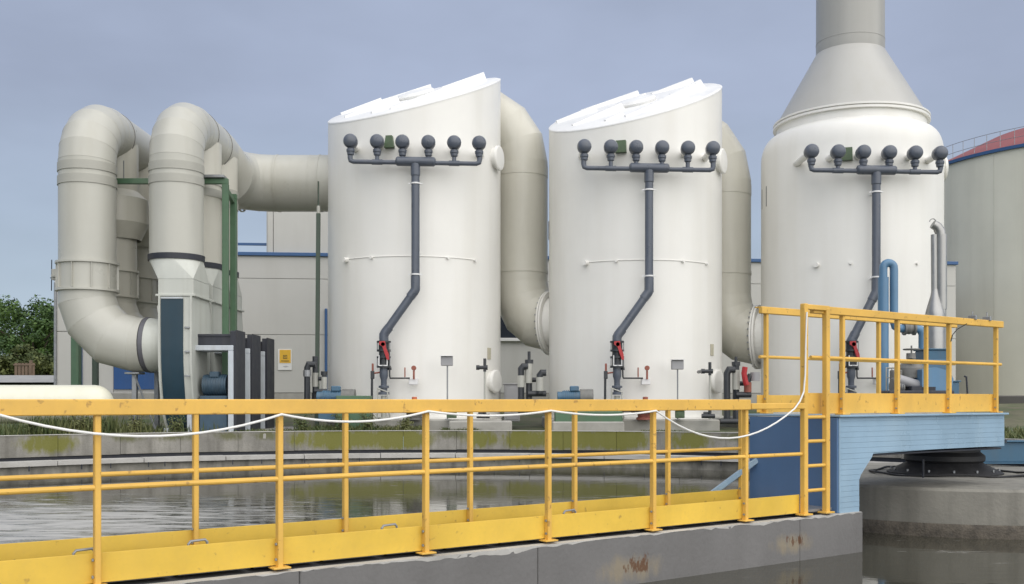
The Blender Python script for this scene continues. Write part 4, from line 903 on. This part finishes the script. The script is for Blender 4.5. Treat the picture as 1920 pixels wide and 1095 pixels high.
hw = part('handwheel', MB().tube([hwz+Vector((.15*math.cos(k*PI/10), .15*math.sin(k*PI/10), 0)) for k in range(21)], .015, 8, False).cyl(hwz-Vector((.15,0,0)), hwz+Vector((.15,0,0)), .01, n=6).cyl(hwz-Vector((0,.15,0)), hwz+Vector((0,.15,0)), .01, n=6), M['gpipe'], pu)
part('stem', MB().cyl(W(1709,690,Yp), W(1709,648,Yp), .018, n=8).cyl(W(1709,672,Yp), W(1709,662,Yp), .09, .06, n=12), M['gpipe'], hw)
part('frame', MB().cbox(W(1715,738,Yp), (1.3,.7,.12), .02).cbox(W(1725,733,Yp-.1), (.5,.4,.2), .02), M['blackst'], pu)
mo = part('motor', MB().cyl(W(1672,725,Yp), W(1692,725,Yp), .16, n=20).cbox(W(1680,705,Yp+.1),(.2,.2,.25),.02), M['gpipe'], pu)
for k in range(6): part('cooling_fin', MB().lathe(W(1673+3*k,725,Yp), (1,0,0), [(.15,0),(.185,0),(.185,.012),(.15,.012)], 20, False), M['galv'], mo)
part('cable_loop', MB().tube([W(1762,700,Yp), W(1768,715,Yp), W(1768,730,Yp), W(1762,740,Yp)], .016, 6), M['clamp'], pu)
part('mesh_guard', MB().tube([W(1662,740,Yp+.6), W(1662,690,Yp+.6), W(1682,690,Yp+.6), W(1682,740,Yp+.6)], .015, 6).cyl(W(1672,690,Yp+.6), W(1672,740,Yp+.6), .01, n=6).cyl(W(1662,708,Yp+.6), W(1682,708,Yp+.6), .01, n=6), M['greyp'], pu)
cab('control_cabinet', 'blue control cabinet behind the pump right of the chimney tank', 'cabinet', 1736, 1777, 656, 760, 22.0, .6, 'tblue')
cab('work_table', 'small light blue shelf unit near the round digester', 'table', 1772, 1799, 716, 760, 22.5, .5, 'bluem')
single('bent_rod', MB().tube([W(1815,755,23), W(1812,707,23), W(1808,705,23)], .02, 6), M['blackst'], 'thin dark bent rod standing before the round digester', 'rod', W(1815,755,23))

# ------------------------------------------------------------------ the walkway bridge
SL = s_at(1615)
SST = -5.5
br = thing('concrete_bridge', 'long grey concrete bridge beam with rust stains under the yellow railing', 'bridge', wp(2, .5, WATER))
jts = [SST, s_at(560), s_at(1006), s_at(1497), SL]
for ja, jb in zip(jts[:-1], jts[1:]):
    part('beam_segment', MB().cbox(wp((ja+jb)/2, .575, (-.02+WATER-1.2)/2), (jb-ja-.004, 1.19, -.02-WATER+1.2), .008, WZ), M['beam'], br)
# chipped pale edge along the top of the beam
rnd = random.Random(3); ns = 260; vs = []; zlow = -.035
for i in range(ns+1):
    ss = SST+.02+(SL-SST-.04)*i/ns
    zlow += rnd.uniform(-.012,.012); zlow = min(max(zlow, -.062), -.022)
    if rnd.random() < .06: zlow = -.024
    for (nn, z) in ((-.0225,zlow),(-.0225,-.019+rnd.uniform(-.002,.003)),(.04,-.014),(.04,-.03)): vs.append(wp(ss, nn+(rnd.uniform(0,.003)), z))
part('chipped_edge', MB().add(vs, [(i*4+k, i*4+(k+1) % 4, (i+1)*4+(k+1) % 4, (i+1)*4+k) for i in range(ns) for k in range(4)]), M['ledge'], br)
# deck of grating planks between the toe plates
k = 0; sd_ = SST+.1
while sd_ < SL-.3:
    part('deck_plank', MB().cbox(wp(sd_+.24, .575, .025), (.47, 1.0, .03), .006, WZ), M['galv'], br); sd_ += .49
post_px = [185, 528, 803, 1033, 1230, 1403]
ps = [s_at(p) for p in post_px]
d0 = ps[1]-ps[0]
posts = [ps[0]-2*1.12, ps[0]-1.12]+ps
def railing(nm, label, n, posts, z0, ztop, fas, toe, ends, yoff, mid=.585, tw=.052, face=-1, mt_toe='yellowb', loc=None, basez=None):
    t = thing(nm, label, 'railing', loc or wp((ends[0]+ends[1])/2, n, z0))
    sa, sb_ = ends; L_ = sb_-sa; c = (sa+sb_)/2
    part('top_rail', MB().cbox(wp(c, n+face*.012, ztop-fas/2), (L_, .055, fas), .006, WZ).cbox(wp(c, n+.02, ztop-.006), (L_, .09, .012), .003, WZ), M['yellow'], t)
    part('mid_rail', MB().tube([wp(sa, n-.0, z0+mid), wp(sb_, n-.0, z0+mid)], .0175, 12), M['yellow'], t)
    if toe: part('toe_plate', MB().cbox(wp(c, n+.035, (toe[0]+toe[1])/2), (L_, .008, toe[1]-toe[0]), .002, WZ), M[mt_toe], t)
    for s in posts:
        p = part('post', MB().cbox(wp(s, n+.005, (z0+ztop-.02)/2), (.037, .05, ztop-.02-z0), .005, WZ), M['yellow'], t)
        part('foot_plate', MB().cbox(wp(s, n+.0, z0+.006), (.12, .10, .012), .003, WZ), M['yellow'], p)
        for zz in (.06, .16): part('bolt', MB().cyl(wp(s-.022, n, z0+zz), wp(s-.032, n, z0+zz), .010, n=6), M['galv'], p)
    return t
GW = 1.13
railing('walkway_railing', 'yellow railing with tall toe plate on the near side of the walkway', .03, posts, .0, EYE+.005, .095, (.018, .195), (SST+.1, ps[-1]+.03), 0)
fp = [s_at(p, GW) for p in (367, 648, 882, 1078, 1253, 1390)]
fposts = [fp[0]-1.75]+fp
railing('walkway_railing', 'yellow railing on the far side of the walkway, above the open water', GW, fposts, .0, EYE-.002, .09, (.018, .15), (SST+.1, fp[-1]+.03), 0)
# short section up to the ladder
sld = s_at(1509)
railing('short_railing', 'short low yellow railing between the walkway end and the ladder', .03, [], .0, EYE-.03, .055, (.018, .195), (ps[-1]+.04, sld), 0)
# little lifting handles on the deck
hmesh = None
for (px, lab) in ((158,'grey lifting handle on the deck nearest the picture left'),(371,'grey lifting handle on the deck, second from the left'),(730,'dark lifting handle on the deck below the first tank'),(1068,'grey lifting handle on the deck below the middle tank')):
    s = s_at(px, .12); p0 = wp(s-.055, .12, .04)
    single('lifting_handle', MB().tube([wp(s-.065,.12,.04), wp(s-.06,.12,.195), wp(s-.045,.12,.212), wp(s+.045,.12,.216), wp(s+.06,.12,.20), wp(s+.065,.12,.04)], .008, 8), M['galv'], lab, 'handle', wp(s,.12,.04))
# white cable draped along the railing
cb = []
def sag(a, b, mid, n=14):
    out = []
    for i in range(n+1):
        t = i/n; base = a.lerp(b, t); out.append(base+Vector((0,0,-mid*4*t*(1-t))))
    return out
hooks = [(-60,771), (528,777), (803,771), (1033,770), (1230,770)]
def cpt(px, py, n=-.025):
    s = s_at(px, n); p = wp(s, n); return Vector((p.x, p.y, Z(py, p.y)))
c0 = cpt(-60, 760)
pts = sag(c0, cpt(528,777), .155)+sag(cpt(528,777), cpt(803,771), .06)[1:]+sag(cpt(803,771), cpt(1033,770), .035)[1:]+sag(cpt(1033,770), cpt(1230,770), .035)[1:]+sag(cpt(1230,770), cpt(1490,766), .255)[1:]
pts += [cpt(1500,752), cpt(1507,735), cpt(1510,700), cpt(1511,640), cpt(1513,585)]
ro_ = single('draped_cable', MB().tube(pts, .008, 8), M['rope'], 'thin white cable hanging in loops along the yellow railing', 'cable', wp(2,0,.9))

# ------------------------------------------------------------------ blue bridge housing, ladder, platform
SB = s_at(1575); SE = s_at(1885)
zT, zBot = EYE-.17, -.02
bb = thing('bridge_housing', 'light blue gooseneck bridge housing standing on the end of the concrete beam', 'bridge housing', wp(SB+.3, .55, 0))
xleg = s_at(1613)-SB; xarm = SE-SB; zA0 = EYE-.555
# side outline of the gooseneck (along s, z)
p_h = (s_at(1640)-SB)
outl = [(0,zBot),(xleg,zBot),(xleg,Z(895,wp(s_at(1614)).y)),(p_h,zA0),(xarm-.0,zA0+.03),(xarm,zT),(0,zT)]
part('core', MB().prism([(a*1.0+(.02 if a == 0 else -.01), b if b == zBot else (b-.012 if b == zT else b+.008)) for a, b in outl], wp(SB, .022), WD, Vector((0,0,1)), 0, 1.108, WN), M['lblue'], bb, ang=10)
def xr(z):                         # right end of a cladding plank at height z
    z1 = outl[2][1]
    if z < z1: return xleg
    if z < zA0: return xleg+(p_h-xleg)*(z-z1)/(zA0-z1)
    return xarm
zz = zBot; ph = .0535
while zz < zT-.02:
    z1 = min(zz+ph, zT); xa_, xb_ = xr(zz+.001), xr(z1-.004)
    if zz < zA0+.03 and z1 > zA0: xb_ = xr(zA0-.001) if zz < zA0-.02 else xarm; xa_ = xb_ if zz >= zA0-.02 else xa_
    mb = MB(); g_ = .0009
    mb.prism([(0,zz+g_),(xa_,zz+g_),(xb_,z1-g_),(0,z1-g_)], wp(SB, 0), WD, Vector((0,0,1)), .012+random.uniform(-.0008,.0008), .021, WN)
    part('cladding_plank', mb, M['lblue'], bb, ang=10); zz = z1
part('side_panel', MB().cbox(wp(SB-.012, .57, (zT+zBot)/2), (.03, 1.12, zT-zBot-.01), .006, WZ), M['blue_shade'], bb)
part('top_plate', MB().cbox(wp(SB+xarm/2, .565, zT+.012), (xarm+.06, 1.19, .022), .005, WZ), M['lblue'], bb)
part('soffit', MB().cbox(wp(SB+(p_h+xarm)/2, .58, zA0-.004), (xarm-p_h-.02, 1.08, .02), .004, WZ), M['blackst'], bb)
part('corner_trim', MB().cbox(wp(SB+.0, .008, (zT+zBot)/2), (.02, .02, zT-zBot-.02), .004, WZ), M['lblue'], bb)
# ladder
lz0, lz1 = .0, Z(571, wp(SB-.32).y)
ld = thing('ladder', 'yellow ladder from the walkway up to the blue platform', 'ladder', wp(SB-.25, 0, 0))
sA, sB2 = s_at(1511), s_at(1549)
# the ladder stands across the walkway end, facing along it
pA = (sA, .0); Yl = wp(sA).y
q1 = wp(sA, .02); q2 = wp(s_at(1549, .02), .02)
part('stringer', MB().cbox((q1.x,q1.y,(0+lz1)/2), (.055,.06,lz1), .006, WZ), M['yellow'], ld)
part('stringer', MB().cbox((q2.x,q2.y,(0+lz1-.03)/2), (.055,.06,lz1-.03), .006, WZ), M['yellow'], ld)
for py in (782, 827, 873, 919):
    z = Z(py, (q1.y+q2.y)/2); part('rung', MB().cyl((q1.x,q1.y,z), (q2.x,q2.y,z), .017, n=10), M['yellow'], ld)
part('top_hoop', MB().cbox(((q1.x+q2.x)/2,(q1.y+q2.y)/2,lz1-.03), ((q2-q1).length+.06,.05,.05), .006, WZ), M['yellow'], ld)
for q in (q1, q2): part('foot_plate', MB().cbox((q.x,q.y,.008), (.13,.11,.016), .003, WZ), M['yellow'], ld)
# platform railings
zP = zT+.024
n0, n1 = .06, 1.08
SPE = s_at(1872, n0)
def plat_rail(label, n, pxs, ends, toe, ztop, mid=.56):
    return railing('platform_railing', label, n, [s_at(p, n) for p in pxs], zP, ztop, .075, (zP+.012, zP+toe), ends, 0, mid=mid, mt_toe='yellow', loc=wp((ends[0]+ends[1])/2, n, zP))
plat_rail('yellow railing on the near edge of the blue platform', n0, (1580, 1683, 1780, 1868), (s_at(1520,n0), SPE+.05), .215, zP+1.06)
plat_rail('yellow railing on the far edge of the blue platform', n1, (1437, 1648, 1737), (s_at(1424,n1), s_at(1790,n1)), .20, zP+1.15, .61)
for i, px in enumerate((1822, 1849)):
    s = s_at(px, n0); single('rail_clamp', MB().cbox(wp(s, n0-.01, zP+1.075), (.03,.10,.05), .005, WZ).cyl(wp(s, n0-.01, zP+1.08), wp(s, n0-.01, zP+1.15), .007, n=6), M['galv'], ('left' if i == 0 else 'right')+' one of two small metal clamps on the platform top rail', 'clamp', wp(s, n0, zP+1.07))
cw = wp(s_at(1783,n0), n0-.03); cz = zP+1.0
single('black_wire', MB().tube([W(1783,640,cw.y-.02), W(1786,628,cw.y), W(1795,617,cw.y+.05), W(1813,607,cw.y+.12)], .005, 6), M['rubber'], 'thin black wire sticking out from the platform railing post', 'wire', cw+Vector((0,0,cz)))
# pier and turntable
PC = Vector((5.74, 13.6, 0)); PR = 2.45; zPt = .12
pr = thing('centre_pier', 'round concrete pier rising from the water under the blue bridge', 'pier', (PC.x, PC.y, WATER))
part('drum', MB().lathe((PC.x,PC.y,0), (0,0,1), [(PR,WATER-1.3),(PR,zPt-.03),(PR-.03,zPt),(PR-.5,zPt+.01),(.01,zPt+.015)], 96), M['pier'], pr)
part('waterline_band', MB().lathe((PC.x,PC.y,0), (0,0,1), [(PR+.004,WATER-.2),(PR+.02,WATER-.05),(PR+.022,WATER+.07),(PR+.012,WATER+.13),(PR+.002,WATER+.15)], 96, False), mat('waterline_scum', (.115,.10,.08), .9, .45, 9, .6, (.045,.042,.04), (14,14,9), bump=.8, bscale=45, bdist=.015), pr)
tt = thing('slewing_ring', 'black slewing turntable between the pier and the blue bridge', 'turntable', (PC.x-.3, PC.y, zPt))
part('skirt', MB().lathe((PC.x,PC.y,zPt), (0,0,1), [(.72,.0),(.72,.03),(.60,.09),(.52,.13),(.47,.16),(.50,.19),(.50,.25),(.44,.30),(.44,.45)], 48), M['rubber'], tt)
for k in range(14):
    a = 2*PI*k/14; part('bolt', MB().cyl((PC.x+.66*math.cos(a),PC.y+.66*math.sin(a),zPt+.03), (PC.x+.66*math.cos(a),PC.y+.66*math.sin(a),zPt+.085), .014, n=6), M['galv'], tt)
for dx in (-.62, .66): part('guide_pin', MB().cyl((PC.x+dx,PC.y-.85,zPt), (PC.x+dx,PC.y-.85,zPt+.24), .013, n=8), M['blackst'], tt)
part('bearing_housing', MB().lathe((PC.x,PC.y,zPt+.40), (0,0,1), [(.58,0),(.75,.03),(.75,.07),(.62,.08),(.6,.14)], 40), M['blackst'], tt)
part('cable_coil', MB().tube([Vector((PC.x+(.95+.08*math.sin(5*k))*math.cos(k*.42), PC.y+(.95+.08*math.sin(5*k))*math.sin(k*.42), zPt+.02+.012*(k % 3))) for k in range(30)], .014, 6), M['rubber'], tt)
sbm = thing('scraper_beam', 'dark teal blue steel beam running right beyond the pier', 'beam', (PC.x+.6, PC.y+.8, zPt+.2))
part('web', MB().cbox((PC.x+4.6, PC.y+1.4, .335), (8.4, .12, .30), .01, Matrix.Rotation(-.03,3,'Z')), M['tblue'], sbm)
part('upper_flange', MB().cbox((PC.x+4.6, PC.y+1.4, .495), (8.4, .24, .02), .004, Matrix.Rotation(-.03,3,'Z')), M['tblue'], sbm)
part('lower_flange', MB().cbox((PC.x+4.6, PC.y+1.4, .175), (8.4, .24, .02), .004, Matrix.Rotation(-.03,3,'Z')), M['tblue'], sbm)
pl_ = W(1345,918,10.9); pr_ = W(1420,862,10.9)
single('skimmer_arm', beam(MB(), pl_-(pr_-pl_)*.3, pr_, .05, .06), M['lblue'], 'light blue diagonal skimmer bar dipping into the water behind the walkway', 'bar', pl_)
single('grey_pipe', MB().cyl(W(1630,868,13.2)+Vector((0,1.2,0)), W(1680,868,13.2)+Vector((0,1.2,0)), .05, n=16), M['clamp'], 'short white pipe lying behind the turntable under the blue bridge', 'pipe', W(1655,868,14.4))

# ------------------------------------------------------------------ vegetation
def tree(label, x, y, z0, h, w, leaf, n, seed, trunk=True):
    R_ = random.Random(seed); t = thing('broadleaf_tree', label, 'tree', (x, y, z0), 'trees beyond the left ducts')
    tb = MB(); tb.tube([Vector((x,y,z0-.2)), Vector((x+.1,y,z0+h*.35)), Vector((x-.05,y,z0+h*.7))], [.16,.11,.05], 8)
    for k in range(6):
        a = R_.uniform(0, 6.28); zb = z0+h*R_.uniform(.2,.55); tb.tube([Vector((x,y,zb)), Vector((x+math.cos(a)*w*.3,y+math.sin(a)*w*.3,zb+h*.2)), Vector((x+math.cos(a)*w*.42,y+math.sin(a)*w*.42,zb+h*.33))], [.06,.04,.015], 6)
    part('trunk', tb, M['bark'], t)
    cl = []
    for k in range(34):
        a = R_.uniform(0, 6.28); u = R_.random()**.6; hh = R_.uniform(.06, .97); rr = w*.5*u*math.sqrt(max(1-((hh-.45)/.62)**2, .05))
        cl.append((Vector((x+rr*math.cos(a), y+rr*math.sin(a), z0+h*hh)), w*R_.uniform(.10,.20)))
    mb = MB(); vs = []; fs = []
    for k in range(n):
        c, cr_ = cl[R_.randrange(len(cl))]; d = Vector((R_.gauss(0,1), R_.gauss(0,1), R_.gauss(0,1))).normalized()
        p = c+d*cr_*(R_.random()**.35); u = Vector((R_.gauss(0,1), R_.gauss(0,1), R_.gauss(0,.6))).normalized(); v = (d+u*.2).cross(u).normalized(); s = R_.uniform(.05,.12)
        b_ = len(vs); vs += [p-u*s, p+v*s*.55, p+u*s, p-v*s*.55]; fs.append((b_,b_+1,b_+2,b_+3))
    mb.v = vs; mb.f = fs
    part('crown', mb, M[leaf], t, ang=0)
gz = lambda x, y: gh(x, y)
for (px, Y, hp, w_, lf, n_, lab) in ((40, 56, 565, 4.2, 'leaf', 7000, 'dark green bushy tree at the left picture edge'),
        (92, 57, 562, 3.4, 'leaf', 6500, 'dark green bushy tree touching the left edge of the annex'),
        (66, 53, 600, 2.4, 'leaf', 4500, 'lower dark green tree between the two tall left trees'),
        (-20, 60, 560, 4.5, 'leaf', 6000, 'dark green tree mostly cut off by the left picture edge'),
        (52, 50, 652, 1.9, 'leaf2', 4200, 'yellow-green shrub before the left trees'),
        (90, 49, 668, 1.7, 'leaf2', 3600, 'yellow-green shrub beside the annex downpipe'),
        (125, 60, 575, 4.0, 'leaf', 5000, 'dark green tree hidden partly behind the annex corner'),
        (14, 49.5, 670, 1.8, 'leaf2', 3000, 'yellow-green shrub left of the board fence')):
    x = X(px, Y); z0 = gz(x, Y); tree(lab, x, Y, z0, Z(hp, Y)-z0, w_, lf, n_, px+500)
fn = thing('board_fence', 'short brown board fence below the left trees', 'fence', W(45,715,47))
for k in range(6):
    x = X(30+k*6.5, 47); part('board', MB().cbox((x,47,Z(698,47)), (.13,.03,.85), .008), M['brownw'], fn)
part('gate_rail', MB().cbox((X(46,47),46.97,Z(684,47)), (1.0,.03,.07), .006), M['brownw'], fn)
part('post', MB().cbox((X(58,47),47,Z(696,47)), (.12,.12,1.0), .01), M['brownw'], fn)
rdm = MB(); q = []
for i in range(21):
    x = -26+i*.6; 
    for (y) in (42.6, 45.4): q.append((x, y, gh(x,y)+.06+(.05 if y < 44 else 0)))
rdm.add(q, [(i*2, i*2+2, i*2+3, i*2+1) for i in range(20)])
part('road', rdm, M['asphalt'], ang=0, kind='structure')

def blades(name, label, spots, n, hmin, hmax, mtn, seed):
    R_ = random.Random(seed); vs = []; fs = []
    for k in range(n):
        (pa, pb, ya, yb, wgt) = spots[R_.randrange(len(spots))]
        px = R_.uniform(pa, pb); x, y = 0, 0
        p = circ(px, RB+R_.uniform(ya, yb)); z = gh(p.x, p.y)-.02
        h = R_.uniform(hmin, hmax)*wgt*(.5+R_.random()*.6); a = R_.uniform(0, 6.28); wd_ = R_.uniform(.008,.02); ln = R_.uniform(-.12,.12); ln2 = R_.uniform(-.12,.12)
        dx, dy = math.cos(a)*wd_, math.sin(a)*wd_; b_ = len(vs)
        vs += [Vector((p.x-dx,p.y-dy,z)), Vector((p.x+dx,p.y+dy,z)), Vector((p.x+ln*.4+dx*.7,p.y+ln2*.4+dy*.7,z+h*.6)), Vector((p.x+ln*.4-dx*.7,p.y+ln2*.4-dy*.7,z+h*.6)), Vector((p.x+ln,p.y+ln2,z+h))]
        fs += [(b_,b_+1,b_+2,b_+3), (b_+3,b_+2,b_+4)]
    mb = MB(); mb.v = vs; mb.f = fs
    o = part(name, mb, M[mtn], ang=0, kind='stuff'); o['label'] = label; o['category'] = 'grass'
blades('grass', 'tall wild grass along the top of the basin wall', [(-60,280,.35,2.2,1.0),(60,220,.35,1.4,1.25),(-60,430,.35,3,.7),(430,600,.35,1.6,.3),(560,700,.35,1.6,.55),(650,790,.35,1.3,.5),(830,900,.32,.8,.35),(1200,1300,.32,.8,.25),(1760,2100,.4,4,.5),(1760,2100,.4,7,.5)], 15000, .18, .46, 'grass', 11)
def weed(label, px, d, h, seed):
    R_ = random.Random(seed); p = circ(px, RB+d); z = gh(p.x, p.y)-.02; t = thing('weed', label, 'plant', (p.x,p.y,z), 'weeds along the basin wall')
    st = MB(); vs = []; fs = []
    for k in range(14):
        a = R_.uniform(0,6.28); l = h*R_.uniform(.5,1); tip = Vector((p.x+math.cos(a)*l*.35, p.y+math.sin(a)*l*.35, z+l)); st.tube([Vector((p.x,p.y,z)), (Vector((p.x,p.y,z))+tip)/2+Vector((0,0,l*.1)), tip], [.008,.006,.003], 5)
        for j in range(26):
            tt_ = R_.uniform(.25,1); c = Vector((p.x,p.y,z)).lerp(tip, tt_)+Vector((R_.gauss(0,.05),R_.gauss(0,.05),R_.gauss(0,.04))); u = Vector((R_.gauss(0,1),R_.gauss(0,1),R_.gauss(0,.7))).normalized(); v = u.orthogonal().normalized(); s = R_.uniform(.02,.045)
            b_ = len(vs); vs += [c-u*s, c+v*s*.4, c+u*s, c-v*s*.4]; fs.append((b_,b_+1,b_+2,b_+3))
    part('stem', st, M['bark'], t, ang=0); mb = MB(); mb.v = vs; mb.f = fs; part('foliage', mb, M['grass'], t, ang=0)
for i, (px, d, h, lab) in enumerate(((65,.6,.5,'leafy weed on the basin wall at the left picture edge'),(150,.5,.62,'tall leafy weed just left of the first near railing post'),(255,.5,.5,'leafy weed right of the first near railing post'),(330,.7,.45,'leafy weed before the fan plinth'),(565,.6,.5,'leafy weed between fans and first tank'),(640,.5,.55,'leafy weed under the pump at the first tank'),(690,.5,.5,'leafy weed before the first tank valve pipe'),(760,.6,.42,'leafy weed before the domed pump'))):
    weed(lab, px, d, h, 30+i)
